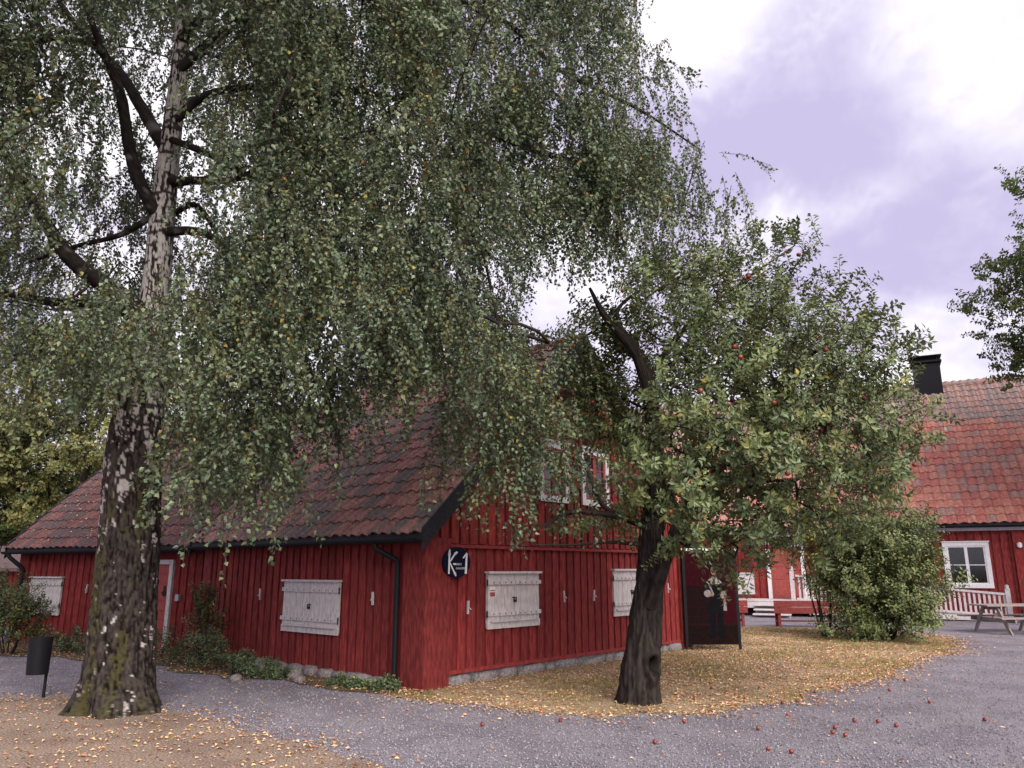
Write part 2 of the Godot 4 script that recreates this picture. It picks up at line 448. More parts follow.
# roof over a house whose eave wall is the plane x = 0 facing -x; runs along z from za to zb
func roof_part(house: Node3D, W: float, y0: float, slope: float, ov: float, za: float, zb: float, pitch: float, row: float, mats: Array, upper: Array, split: float, focus: Vector3, tiles := 300, hgt := 0.045) -> MeshInstance3D:
	var ang := atan(slope); var t := 0.09 / cos(ang)
	var yr := y0 + slope * W / 2
	var ye := y0 - slope * ov
	var d := Mb.new()
	var ch := 0.0
	var front := PackedVector2Array([Vector2(-ov, ye), Vector2(W / 2, yr), Vector2(W / 2, yr + t), Vector2(-ov, ye + t)])
	var rear := PackedVector2Array([Vector2(W / 2, yr), Vector2(W + ov, ye), Vector2(W + ov, ye + t), Vector2(W / 2, yr + t)])
	d.prism(front, za, zb); d.prism(rear, za, zb)
	var roof := put("roof", d, M.black_wood, house)
	var len := (W / 2 + ov) / cos(ang)
	var nrow := int(ceil((len - 0.02) / row)); var ncol := int((zb - za) / pitch)
	var tm := tile_mesh(pitch * 1.10, row * 1.16, hgt)
	var up := Vector3(cos(ang), sin(ang), 0)
	var nrm := Vector3(-sin(ang), cos(ang), 0)
	var bas := Basis(Vector3(0, 0, 1), nrm, -up)
	var f := FastNoiseLite.new(); f.frequency = 0.35; f.seed = int(W * 10)
	var all := []
	for r in nrow:
		for c in ncol:
			var s := -0.05 + r * row + rng.randfn() * 0.010
			if s > len - 0.1: continue
			var p := Vector3(-ov, ye + t, za + (c + 0.5) * (zb - za) / ncol) + up * s + nrm * (0.006 + 0.012 * f.get_noise_2d(c * 1.5, r * 1.5 + 90.0))
			var b := bas * Basis(Vector3.UP, rng.randfn() * 0.016) * Basis(Vector3.RIGHT, rng.randf_range(-0.008, 0.012))
			var set: Array = upper if s / len > split + 0.05 * f.get_noise_2d(c * 3.0, 0) else mats
			var pick := clampf(0.5 + 0.9 * f.get_noise_2d(c * 0.9, r * 0.9) + rng.randf_range(-0.27, 0.27), 0, 0.999)
			all.append([Transform3D(b, p), set[int(pick * set.size())]])
	all.sort_custom(func(p, q): return (p[0].origin - focus).length_squared() < (q[0].origin - focus).length_squared())
	var rest := {}
	for k in all.size():
		if k < tiles: put("tile", tm, all[k][1], roof, all[k][0])
		else:
			if not rest.has(all[k][1]): rest[all[k][1]] = []
			rest[all[k][1]].append(all[k][0])
	for mt in rest: multi("tiles", tm, mt, rest[mt], [], roof)
	# far slope, ridge
	var far := Mb.new()
	far.prism(PackedVector2Array([Vector2(W / 2, yr + t + 0.003), Vector2(W + ov, ye + t + 0.003), Vector2(W + ov, ye + t + 0.05), Vector2(W / 2, yr + t + 0.05)]), za, zb)
	put("rear_slope", far, mats[0], roof)
	var z := za
	while z < zb - 0.05:
		var rm := Mb.new()
		var pts := PackedVector3Array(); var rad := PackedFloat32Array()
		pts.append(Vector3(W / 2, yr + t - 0.02, z)); pts.append(Vector3(W / 2, yr + t - 0.005, minf(z + 0.42, zb)))
		rad.append(0.12); rad.append(0.135)
		rm.tube(pts, rad, 12)
		put("ridge_tile", rm, upper[rng.randi() % upper.size()], roof)
		z += 0.38
	# barge boards on both gables, gutter on the eave
	for e in 2:
		var zz := zb if e else za - 0.03
		for sgn in 2:
			var bb := Mb.new()
			var pr := PackedVector2Array([Vector2(-ov - 0.02, ye - 0.14), Vector2(W / 2, yr - 0.16), Vector2(W / 2, yr + t + 0.07), Vector2(-ov - 0.02, ye + t + 0.07)])
			if sgn:
				pr = PackedVector2Array([Vector2(W / 2, yr - 0.16), Vector2(W + ov + 0.02, ye - 0.14), Vector2(W + ov + 0.02, ye + t + 0.07), Vector2(W / 2, yr + t + 0.07)])
			bb.prism(pr, zz + 0.001, zz + 0.03)
			put("barge_board", bb, M.black_wood, roof)
	var gu := Mb.new()
	var gp := PackedVector2Array()
	for k in 9: gp.append(Vector2(-ov - 0.075, ye + 0.035) + Vector2(cos(PI + PI * k / 8.0), sin(PI + PI * k / 8.0)) * 0.065)
	for k in 9: gp.append(Vector2(-ov - 0.075, ye + 0.035) + Vector2(cos(-PI * k / 8.0), sin(-PI * k / 8.0)) * 0.058)
	for k in gp.size() - 1:
		var a := gp[k]; var b := gp[k + 1]
		gu.quad(Vector3(b.x, b.y, zb), Vector3(a.x, a.y, zb), Vector3(a.x, a.y, za), Vector3(b.x, b.y, za))
	put("gutter", gu, M.black, roof)
	return roof

func downpipe(house: Node3D, pts: Array, r := 0.045):
	var m := Mb.new()
	var pp := PackedVector3Array(); var rr := PackedFloat32Array()
	for p in pts:
		pp.append(p); rr.append(r)
	m.tube(pp, rr, 12)
	put("downpipe", m, M.black, house)

# plank shutters, closed: two leaves with ledges, cap board, sill
func shutter(house: Node3D, xf: Transform3D, x0: float, x1: float, y0: float, y1: float, sticker := false):
	var w := x1 - x0; var h := y1 - y0
	var at := xf * Transform3D(Basis.IDENTITY, Vector3((x0 + x1) / 2, y0, 0.02))
	var bk := Mb.new()
	bk.box(Vector3(-w / 2, 0, 0), Vector3(w / 2, h, 0.02))
	var o := put("shutter", bk, M.grey_wood, house, at)
	var n := 8
	for k in n:
		var b := Mb.new()
		var a0 := -w / 2 + w * k / n + (0.006 if k == n / 2 else 0.0)
		var a1 := -w / 2 + w * (k + 1) / n - (0.006 if k == n / 2 - 1 else 0.0)
		var drop := rng.randf_range(-0.006, 0.006)
		b.board(a0 + 0.003, a1 - 0.003, 0.10 * h + drop, h * 0.985, h * 0.985, 0.01, 0.046 + rng.randf_range(-0.003, 0.003), 0.005)
		put("board", b, M.grey_wood, o)
	for s in [-1, 1]:
		for yy in [0.20, 0.78]:
			var l := Mb.new()
			var c: float = s * w / 4.0
			l.box(Vector3(-w / 4 + 0.012 - (0.03 if s < 0 else 0.0), h * yy, 0.04), Vector3(w / 4 - 0.012 + (0.03 if s > 0 else 0.0), h * yy + 0.065, 0.075), Transform3D(Basis(Vector3.BACK, rng.randf_range(-0.008, 0.008)), Vector3(c, 0, 0)), Color.WHITE, 0.008)
			put("ledge", l, M.grey_wood, o)
			var hg := Mb.new()
			for q in 4: hg.box(Vector3(c + (q - 1.5) * w * 0.11 - 0.009, h * yy + 0.02, 0.073), Vector3(c + (q - 1.5) * w * 0.11 + 0.009, h * yy + 0.04, 0.079))
			hg.rod(Vector3(c + s * (w / 4 + 0.022), h * yy - 0.02, 0.055), Vector3(c + s * (w / 4 + 0.022), h * yy + 0.085, 0.055), 0.013)
			put("hinge", hg, M.iron, o)
	var cap := Mb.new()
	cap.box(Vector3(-w / 2 - 0.03, h * 0.985, 0.0), Vector3(w / 2 + 0.03, h * 0.985 + 0.035, 0.095), Transform3D.IDENTITY, Color.WHITE, 0.006)
	put("cap_board", cap, M.grey_wood, o)
	var si := Mb.new()
	si.box(Vector3(-w / 2 - 0.01, -0.03, 0.02), Vector3(w / 2 + 0.01, 0.10 * h, 0.05), Transform3D.IDENTITY, Color.WHITE, 0.006)
	si.box(Vector3(-w / 2 + 0.06, 0.085 * h, 0.05), Vector3(w / 2 - 0.06, 0.085 * h + 0.03, 0.085), Transform3D.IDENTITY, Color.WHITE, 0.006)
	put("sill", si, M.grey_wood, o)
	var lk := Mb.new()
	lk.box(Vector3(-0.05, h * 0.52, 0.044), Vector3(0.05, h * 0.54, 0.058))
	var ring := PackedVector3Array(); var rr := PackedFloat32Array()
	for k in 11:
		ring.append(Vector3(cos(PI * k / 10.0) * 0.03, h * 0.52 - sin(PI * k / 10.0) * 0.055, 0.065)); rr.append(0.009)
	lk.tube(ring, rr, 6)
	lk.box(Vector3(-0.03, h * 0.44, 0.05), Vector3(0.03, h * 0.49, 0.075), Transform3D.IDENTITY, Color.WHITE, 0.008)
	put("padlock", lk, M.iron, o)
	if sticker:
		var st := Mb.new()
		st.box(Vector3(-w * 0.47, h * 0.55, 0.044), Vector3(-w * 0.37, h * 0.74, 0.052))
		put("notice", st, M.white, o)
		var sr := Mb.new()
		sr.box(Vector3(-w * 0.465, h * 0.56, 0.05), Vector3(-w * 0.375, h * 0.64, 0.0535))
		sr.box(Vector3(-w * 0.465, h * 0.66, 0.05), Vector3(-w * 0.375, h * 0.68, 0.0535))
		put("notice_print", sr, M.red_door, o)

func window_part(house: Node3D, xf: Transform3D, x0: float, x1: float, y0: float, y1: float, cols: int, rws: int, sash: Material, casing := 0.11):
	var at := xf * Transform3D(Basis.IDENTITY, Vector3((x0 + x1) / 2, (y0 + y1) / 2, 0))
	var w := (x1 - x0) / 2; var h := (y1 - y0) / 2
	var f := Mb.new()
	var c := casing
	f.box(Vector3(-w, h - c, -0.03), Vector3(w, h, 0.055), Transform3D.IDENTITY, Color.WHITE, 0.006)
	f.box(Vector3(-w, -h, -0.03), Vector3(w, -h + c, 0.055), Transform3D.IDENTITY, Color.WHITE, 0.006)
	f.box(Vector3(-w, -h + c, -0.03), Vector3(-w + c, h - c, 0.052), Transform3D.IDENTITY, Color.WHITE, 0.006)
	f.box(Vector3(w - c, -h + c, -0.03), Vector3(w, h - c, 0.052), Transform3D.IDENTITY, Color.WHITE, 0.006)
	f.box(Vector3(-w - 0.03, h, 0.0), Vector3(w + 0.03, h + 0.035, 0.09), Transform3D.IDENTITY, Color.WHITE, 0.006)
	var o := put("window", f, M.white, house, at)
	var iw := w - c; var ih := h - c
	for k in cols:
		var a := -iw + 2 * iw * k / cols; var b := -iw + 2 * iw * (k + 1) / cols
		var s := Mb.new()
		var q := 0.05
		s.box(Vector3(a, ih - q, -0.02), Vector3(b, ih, 0.03)); s.box(Vector3(a, -ih, -0.02), Vector3(b, -ih + q, 0.03))
		s.box(Vector3(a, -ih + q, -0.02), Vector3(a + q, ih - q, 0.028)); s.box(Vector3(b - q, -ih + q, -0.02), Vector3(b, ih - q, 0.028))
		for r in range(1, rws):
			var y := -ih + 2 * ih * r / rws
			s.box(Vector3(a + q, y - 0.014, -0.01), Vector3(b - q, y + 0.014, 0.022))
		put("sash", s, sash, o)
		for r in rws:
			var g := Mb.new()
			var ya := -ih + q if r == 0 else -ih + 2 * ih * r / rws + 0.014
			var yb := ih - q if r == rws - 1 else -ih + 2 * ih * (r + 1) / rws - 0.014
			g.box(Vector3(a + q, ya, 0.002), Vector3(b - q, yb, 0.006))
			put("pane", g, M.glass, o)

func stone_mesh(r: Vector3, sd: int) -> Mb:
	var f := FastNoiseLite.new(); f.seed = sd; f.frequency = 0.9; f.fractal_octaves = 2
	var m := Mb.new()
	var nu := 10; var nv := 6
	for a in nv + 1:
		for b in nu:
			var th := PI * a / nv; var ph := TAU * b / nu
			var d := Vector3(sin(th) * cos(ph), cos(th), sin(th) * sin(ph))
			var k := 1.0 + 0.28 * f.get_noise_3d(d.x * 1.6 + sd, d.y * 1.6, d.z * 1.6)
			var e := Vector3(signf(d.x) * pow(absf(d.x), 0.75), signf(d.y) * pow(absf(d.y), 0.75), signf(d.z) * pow(absf(d.z), 0.75))
			m.vert(e * r * k, d)
	for a in nv:
		for b in nu:
			var p := a * nu + b; var q := a * nu + (b + 1) % nu
			m.i.append_array(PackedInt32Array([p, p + nu, q, q, p + nu, q + nu]))
	# order so that the fronts face outwards
	for t in range(0, m.i.size(), 3):
		var u := m.v[m.i[t]]; var w := m.v[m.i[t + 1]]; var x := m.v[m.i[t + 2]]
		if (x - u).cross(w - u).dot(u + w + x) < 0:
			var s := m.i[t + 1]; m.i[t + 1] = m.i[t + 2]; m.i[t + 2] = s
	return m

func eave_xf(z := 0.0) -> Transform3D:   # wall axes of the plane x = 0 that faces -x
	return Transform3D(Basis(Vector3.UP, -PI / 2), Vector3(0, 0, z))

func hook(house: Node3D, xf: Transform3D, x: float, y: float):
	var m := Mb.new()
	m.box(Vector3(-0.012, -0.10, 0.0), Vector3(0.012, 0.10, 0.034))
	m.rod(Vector3(0, 0.0, 0.03), Vector3(0.015, -0.03, 0.07), 0.01, 6)
	put("hook", m, M.grey_wood, house, xf * Transform3D(Basis(Vector3.BACK, rng.randf_range(-0.1, 0.1)), Vector3(x, y, 0.02)))

# ---------------------------------------------------------------- the cottage
func make_main_house():
	var house := thing("cottage", "dark red plank cottage with round K-1 sign on its gable and pantile roof", "house", Transform3D(Basis(Vector3.UP, deg_to_rad(49)), Vector3(-1.275, 0, -11.78)))
	var W := 7.8; var L := 6.5; var y0 := 2.38; var sl := 0.93
	var ev := eave_xf()
	var top_e := func(_x): return y0 - 0.01
	wall_part(house, ev, -L, 0.0, 0.10, top_e, [], M.red, M.red_back, [[0.08, 9.0, 0.205, 0.150, 0.0, 0.026, -L + 0.02, -0.4]])
	var top_g := func(x): return y0 - 0.01 + sl * minf(x, W - x)
	var gh := [[2.70, 3.40, 2.97, 3.88], [3.98, 4.72, 2.97, 3.88]]
	wall_part(house, Transform3D.IDENTITY, 0.0, W, 0.20, top_g, gh, M.red, M.red_back, [[0.20, 2.02, 0.215, 0.160, 0.0, 0.026, 0.44, W - 0.3], [2.085, 90.0, 0.215, 0.160, 0.025, 0.026, 0.03, W - 0.02]], [W / 2])
	# the two walls that face away
	var rest := Mb.new()
	var pr := PackedVector2Array([Vector2(0.15, 0.1), Vector2(W - 0.15, 0.1), Vector2(W - 0.15, y0), Vector2(W / 2, y0 + sl * (W / 2 - 0.15)), Vector2(0.15, y0)])
	rest.prism(pr, -L, -L + 0.12)
	put("end_wall", rest, M.red_back, house)
	var rw := Mb.new()
	rw.box(Vector3(W - 0.14, 0.1, -L), Vector3(W, y0, -0.141))
	put("rear_wall", rw, M.red_back, house)
	roof_part(house, W, y0, sl, 0.30, -L - 0.2, 0.22, 0.236, 0.345, M.tile, M.tile, 2.0, Vector3(0.6, 2.8, -2.2))
	# corner casings over the log ends
	for q in [[-0.10, 0.42, -0.42, 0.10], [W - 0.36, W + 0.08, -0.3, 0.09], [-0.06, 0.2, -L - 0.06, -L + 0.24]]:
		var cc := Mb.new()
		var xx := Transform3D(Basis(Vector3.RIGHT, -PI / 2), Vector3.ZERO)  # the profile lies in the ground plane
		cc.box(Vector3(q[0], -q[3], 0.06 if q[0] > 0 or q[2] < -1 else 0.0), Vector3(q[1], -q[2], y0 - 0.22), xx, Color.WHITE, 0.012)
		put("corner_casing", cc, M.red[1], house)
	# ledge between the storeys, sill board over the plinth
	var bd := Mb.new()
	bd.prism(PackedVector2Array([Vector2(0, 0), Vector2(0.075, 0.0), Vector2(0.075, 0.02), Vector2(0.0, 0.065)]), 0.36, W + 0.02, Transform3D(Basis(Vector3(0, 0, 1), Vector3(0, 1, 0), Vector3(1, 0, 0)), Vector3(0, 2.02, 0.01)))
	for k in bd.n.size(): bd.n[k] = -bd.n[k]
	for t in range(0, bd.i.size(), 3):
		var s := bd.i[t + 1]; bd.i[t + 1] = bd.i[t + 2]; bd.i[t + 2] = s
	put("storey_ledge", bd, M.red[2], house)
	var sb := Mb.new()
	sb.box(Vector3(0.43, 0.17, 0.0), Vector3(W - 0.37, 0.225, 0.055), Transform3D.IDENTITY, Color.WHITE, 0.01)
	put("foot_board", sb, M.red[2], house)
	# plinth of rough stones
	var pl := Mb.new()
	pl.box(Vector3(0.05, -0.05, -0.30), Vector3(W - 0.05, 0.19, -0.02))
	pl.box(Vector3(0.06, -0.05, -L + 0.05), Vector3(0.30, 0.098, -0.31))
	var plinth := put("plinth", pl, M.stone, house)
	var x := 0.5
	while x < W - 0.1:
		var w := rng.randf_range(0.18, 0.85)
		put("stone", stone_mesh(Vector3(w * 0.52, rng.randf_range(0.10, 0.15), 0.09), rng.randi() % 999), M.stone, plinth, Transform3D(Basis(Vector3.BACK, rng.randf_range(-0.09, 0.09)), Vector3(x + w / 2, rng.randf_range(0.02, 0.08), -0.05 + rng.randf() * 0.03)))
		x += w
	var z := -0.6
	while z > -L:
		var w := rng.randf_range(0.28, 0.6)
		put("stone", stone_mesh(Vector3(0.12, rng.randf_range(0.08, 0.13), w * 0.52), rng.randi() % 999), M.stone, plinth, Transform3D(Basis(Vector3.UP, rng.randf_range(-0.15, 0.15)), Vector3(-0.03 - rng.randf() * 0.06, 0.03, z - w / 2)))
		z -= w * rng.randf_range(1.0, 1.15)
	shutter(house, ev, -3.62, -2.02, 0.68, 1.50)
	shutter(house, Transform3D.IDENTITY, 1.28, 2.58, 0.80, 1.64, true)
	shutter(house, Transform3D.IDENTITY, 4.88, 6.15, 0.84, 1.68)
	window_part(house, Transform3D(Basis.IDENTITY, Vector3(0, 0, 0.03)), 2.62, 3.48, 2.88, 3.97, 2, 3, M.red_door)
	window_part(house, Transform3D(Basis.IDENTITY, Vector3(0, 0, 0.03)), 3.90, 4.80, 2.88, 3.97, 2, 3, M.red_door)
	for h in [[-4.42, 1.25], [-1.18, 1.25]]: hook(house, ev, h[0], h[1])
	for h in [[0.86, 1.12], [3.32, 1.22], [4.25, 1.22], [7.0, 1.3]]: hook(house, Transform3D.IDENTITY, h[0], h[1])
	downpipe(house, [Vector3(-0.37, 2.10, -0.78), Vector3(-0.36, 2.0, -0.76), Vector3(-0.12, 1.84, -0.56), Vector3(-0.10, 1.78, -0.54), Vector3(-0.10, 0.05, -0.54)], 0.042)
	# chimney on the ridge
	var ch := Mb.new()
	ch.box(Vector3(W / 2 - 0.34, 5.4, -5.85), Vector3(W / 2 + 0.34, 7.5, -5.05), Transform3D.IDENTITY, Color.WHITE, 0.02)
	var co := put("chimney", ch, M.plaster, house)
	var cap := Mb.new()
	cap.box(Vector3(W / 2 - 0.40, 7.5, -5.91), Vector3(W / 2 + 0.40, 7.62, -4.99), Transform3D.IDENTITY, Color.WHITE, 0.02)
	put("chimney_cap", cap, M.plaster, co)

# ---------------------------------------------------------------- the long wing behind the birch
func make_wing():
	var house := thing("cottage_wing", "low red plank wing with plank door behind the birch, dark tiled roof", "house", Transform3D(Basis(Vector3.UP, deg_to_rad(66)), Vector3(-7.8, 0, -17.7)))
	var W := 7.5; var y0 := 2.36; var sl := 0.93; var za := -4.75; var zb := 2.6
	var ev := eave_xf()
	var top_e := func(_x): return y0 - 0.01
	wall_part(house, ev, za, zb, -0.1, top_e, [], M.red, M.red_back, [[-0.05, 9.0, 0.215, 0.160, 0.0, 0.026, za + 0.3, -0.48], [-0.05, 9.0, 0.215, 0.160, 0.0, 0.026, 0.36, zb]])
	for e in 2:
		var m := Mb.new()
		var pr := PackedVector2Array([Vector2(0.15, -0.1), Vector2(W, -0.1), Vector2(W, y0), Vector2(W / 2, y0 + sl * (W / 2 - 0.02)), Vector2(0.15, y0)])
		m.prism(pr, za if e == 0 else zb - 0.12, za + 0.12 if e == 0 else zb)
		put("end_wall", m, M.red_back, house)
	var rw := Mb.new()
	rw.box(Vector3(W + 0.002, -0.1, za), Vector3(W + 0.14, y0, zb))
	put("rear_wall", rw, M.red_back, house)
	roof_part(house, W, y0, sl, 0.30, za - 0.3, zb, 0.225, 0.345, M.tile_wing, M.tile_wing, 2.0, Vector3(0.3, 2.7, -2.6), 300)
	var cc := Mb.new()
	cc.box(Vector3(-0.07, -0.1, za - 0.07), Vector3(0.12, y0 - 0.15, za + 0.26), Transform3D.IDENTITY, Color.WHITE, 0.01)
	put("corner_casing", cc, M.red[0], house)
	shutter(house, ev, -4.32, -3.2, 0.66, 1.50)
	hook(house, ev, -2.35, 1.25)
	# plank door with white frame
	var f := Mb.new()
	f.box(Vector3(-0.46, 0.0, -0.02), Vector3(-0.36, 1.80, 0.07), Transform3D.IDENTITY, Color.WHITE, 0.008)
	f.box(Vector3(0.24, 0.0, -0.02), Vector3(0.34, 1.80, 0.07), Transform3D.IDENTITY, Color.WHITE, 0.008)
	f.box(Vector3(-0.47, 1.80, -0.02), Vector3(0.35, 1.90, 0.075), Transform3D.IDENTITY, Color.WHITE, 0.008)
	put("door_frame", f, M.grey_wood, house, ev)
	var d := Mb.new()
	d.box(Vector3(-0.36, 0.02, 0.0), Vector3(0.24, 1.80, 0.02))
	var door := put("door", d, M.red_door, house, ev)
	for k in 9:
		var p := Mb.new()
		p.box(Vector3(-0.355, 0.03 + k * 0.196, 0.012), Vector3(0.235, 0.03 + k * 0.196 + 0.185, 0.045), Transform3D.IDENTITY, Color.WHITE, 0.01)
		put("plank", p, M.red_door, door)
	var hd := Mb.new()
	hd.box(Vector3(0.10, 1.12, 0.044), Vector3(0.18, 1.34, 0.052), Transform3D.IDENTITY, Color.WHITE, 0.01)
	var ring := PackedVector3Array(); var rr := PackedFloat32Array()
	for k in 13:
		ring.append(Vector3(0.14 + cos(TAU * k / 12.0) * 0.05, 1.18 + sin(TAU * k / 12.0) * 0.05, 0.065)); rr.append(0.009)
	hd.tube(ring, rr, 6, Color.WHITE, false)
	put("door_ring", hd, M.iron, door)
	var tm := Mb.new()
	tm.box(Vector3(0.50, 1.02, 0.02), Vector3(0.60, 1.16, 0.08), Transform3D.IDENTITY, Color.WHITE, 0.01)
	put("meter_box", tm, plain(lin(0.33, 0.36, 0.42), 0.5), house, ev)
	downpipe(house, [Vector3(-0.37, 2.06, za - 0.1), Vector3(-0.36, 1.98, za - 0.05), Vector3(-0.14, 1.72, za + 0.16), Vector3(-0.125, 1.66, za + 0.17), Vector3(-0.125, 0.1, za + 0.17)], 0.05)

# ---------------------------------------------------------------- the house across the yard
func make_yard_house():
	var house := thing("yard_house", "bright red plank house with white window and orange tiled roof", "house", Transform3D(Basis(Vector3.UP, deg_to_rad(65)), Vector3(10.6, 0, -30.5)))
	var W := 12.0; var y0 := 3.5; var sl := 0.995; var za := -7.0; var zb := 12.0
	var ev := eave_xf()
	var top_e := func(_x): return y0 - 0.01
	wall_part(house, ev, za, zb, 0.1, top_e, [[5.48, 6.70, 1.16, 2.52]], M.red_yard, M.red_yard[1], [[0.1, 9.0, 0.26, 0.19, 0.0, 0.028, za, -0.72], [0.1, 9.0, 0.26, 0.19, 0.0, 0.028, 0.70, zb]])
	for e in 2:
		var m := Mb.new()
		var pr := PackedVector2Array([Vector2(0.15, 0.1), Vector2(W, 0.1), Vector2(W, y0), Vector2(W / 2, y0 + sl * (W / 2 - 0.02)), Vector2(0.15, y0)])
		m.prism(pr, za if e == 0 else zb - 0.12, za + 0.12 if e == 0 else zb)
		put("end_wall", m, M.red_yard[1], house)
	var rw := Mb.new()
	rw.box(Vector3(W + 0.002, 0.1, za), Vector3(W + 0.14, y0, zb))
	put("rear_wall", rw, M.red_yard[1], house)
	roof_part(house, W, y0, sl, 0.35, za - 0.3, zb + 0.3, 0.30, 0.42, M.tile_yard, M.tile_old, 0.66, Vector3(2.5, 6.5, 6.8), 300, 0.06)
	var fo := Mb.new()
	fo.box(Vector3(0.02, -0.05, za), Vector3(0.25, 0.12, zb))
	put("plinth", fo, M.stone, house)
	# white eave board, pilaster
	var eb := Mb.new()
	eb.box(Vector3(za, 3.02, 0.0), Vector3(zb, 3.13, 0.10), Transform3D.IDENTITY, Color.WHITE, 0.01)
	put("eave_board", eb, M.white, house, ev)
	for x in [7.55, -2.55]:
		var ps := Mb.new()
		ps.box(Vector3(x, 0.12, 0.0), Vector3(x + 0.34, 3.0, 0.10), Transform3D.IDENTITY, Color.WHITE, 0.012)
		put("pilaster", ps, M.red_yard[2], house, ev)
	window_part(house, Transform3D(ev.basis, ev.origin + Vector3(-0.03, 0, 0)), 5.37, 6.81, 1.05, 2.63, 2, 2, M.white, 0.13)
	# double door, white frame with a light above
	var f := Mb.new()
	f.box(Vector3(-0.72, 0.6, -0.02), Vector3(-0.58, 3.0, 0.07), Transform3D.IDENTITY, Color.WHITE, 0.01)
	f.box(Vector3(0.54, 0.6, -0.02), Vector3(0.68, 3.0, 0.07), Transform3D.IDENTITY, Color.WHITE, 0.01)
	f.box(Vector3(-0.58, 2.55, -0.02), Vector3(0.54, 2.65, 0.068), Transform3D.IDENTITY, Color.WHITE, 0.01)
	f.box(Vector3(-0.58, 2.92, -0.02), Vector3(0.54, 3.0, 0.068), Transform3D.IDENTITY, Color.WHITE, 0.01)
	put("door_frame", f, M.white, house, ev)
	for k in 3:
		var g := Mb.new()
		g.box(Vector3(-0.58 + k * 0.375, 2.65, 0.02), Vector3(-0.58 + k * 0.375 + 0.37, 2.92, 0.03))
		put("transom_pane", g, M.glass, house, ev)
	for s in [-1, 1]:
		var d := Mb.new()
		var a := -0.575 if s < 0 else -0.017
		d.box(Vector3(a, 0.62, 0.0), Vector3(a + 0.552, 2.55, 0.035), Transform3D.IDENTITY, Color.WHITE, 0.006)
		var door := put("door", d, M.red_door, house, ev)
		for q in [[0.70, 1.24], [1.32, 1.72], [1.80, 2.48]]:
			var p := Mb.new()
			p.box(Vector3(a + 0.09, q[0], 0.03), Vector3(a + 0.462, q[1], 0.05), Transform3D.IDENTITY, Color.WHITE, 0.015)
			put("panel", p, M.red_door, door)
		if s > 0:
			var hd := Mb.new()
			hd.rod(Vector3(a + 0.05, 1.55, 0.03), Vector3(a + 0.05, 1.55, 0.09), 0.014, 8)
			hd.rod(Vector3(a + 0.05, 1.55, 0.085), Vector3(a + 0.17, 1.55, 0.085), 0.012, 8)
			put("door_handle", hd, M.iron, door)
	# wall lamp, unlit
	var lm := Mb.new()
	lm.tube(PackedVector3Array([Vector3(7.72, 2.42, 0.16), Vector3(7.72, 2.46, 0.16), Vector3(7.72, 2.56, 0.16), Vector3(7.72, 2.60, 0.16)]), PackedFloat32Array([0.05, 0.08, 0.08, 0.03]), 12)
	lm.rod(Vector3(7.72, 2.56, 0.09), Vector3(7.72, 2.56, 0.16), 0.02)
	put("wall_lamp", lm, M.white, house, ev)
	# black sheet metal chimney
	var ch := Mb.new()
	ch.box(Vector3(W / 2 - 0.5, 8.6, 5.5), Vector3(W / 2 + 0.5, 10.6, 6.55), Transform3D.IDENTITY, Color.WHITE, 0.02)
	var co := put("chimney", ch, M.black, house)
	var cap := Mb.new()
	cap.box(Vector3(W / 2 - 0.58, 10.6, 5.42), Vector3(W / 2 + 0.58, 10.70, 6.63), Transform3D.IDENTITY, Color.WHITE, 0.02)
	for q in 4: cap.rod(Vector3(W / 2 + (-0.45 if q & 1 else 0.45), 10.7, 5.6 if q & 2 else 6.45), Vector3(W / 2 + (-0.45 if q & 1 else 0.45), 10.88, 5.6 if q & 2 else 6.45), 0.025)
	cap.box(Vector3(W / 2 - 0.6, 10.88, 5.40), Vector3(W / 2 + 0.6, 10.93, 6.65), Transform3D.IDENTITY, Color.WHITE, 0.01)
	put("chimney_cap", cap, M.black, co)
	# porch deck, steps
	var dk := Mb.new()
	dk.box(Vector3(-2.0, 0.3, 0.05), Vector3(0.9, 0.54, 1.38))
	var porch := put("porch", dk, M.rail, house, ev)
	for k in 10:
		var b := Mb.new()
		b.box(Vector3(-2.03, 0.541, 0.06 + k * 0.135), Vector3(0.92, 0.595, 0.06 + k * 0.135 + 0.127), Transform3D.IDENTITY, Color.WHITE, 0.005)
		put("plank", b, M.rail, porch)
	for k in 3:
		var s := Mb.new()
		s.box(Vector3(-1.05, 0.44 - k * 0.15 - 0.05, 1.40 + k * 0.30 - (0.02 if k else 0.0)), Vector3(0.25, 0.44 - k * 0.15, 1.72 + k * 0.30), Transform3D.IDENTITY, Color.WHITE, 0.006)
		s.box(Vector3(-1.03, 0.44 - k * 0.15 - 0.15, 1.42 + k * 0.30), Vector3(0.23, 0.44 - k * 0.15 - 0.052, 1.44 + k * 0.30))
		put("step", s, M.rail, porch)
	# the solid board panel left of the steps
	var sp := Mb.new()
	sp.box(Vector3(-2.0, 0.78, 1.30), Vector3(-1.05, 1.52, 1.36), Transform3D.IDENTITY, Color.WHITE, 0.01)
	sp.box(Vector3(-2.04, 1.52, 1.27), Vector3(-1.02, 1.57, 1.39), Transform3D.IDENTITY, Color.WHITE, 0.01)
	put("rail_panel", sp, M.rail, porch)
	for x in [-2.06, 0.30]: newel(porch, x, 0.5, 1.66, 1.33)
	# ramp with a slatted rail that falls to the right
	var rp := Mb.new()
	var pr := PackedVector2Array([Vector2(0.93, 0.1), Vector2(7.2, 0.02), Vector2(7.2, 0.06), Vector2(0.93, 0.58)])
	rp.prism(pr, 0.1, 1.38)
	var ramp := put("ramp", rp, M.rail, house, ev)
	var hb := func(x): return lerpf(0.66, 0.20, clampf((x - 0.4) / 6.6, 0, 1))
	var ht := func(x): return lerpf(1.48, 0.90, clampf((x - 0.4) / 6.6, 0, 1))
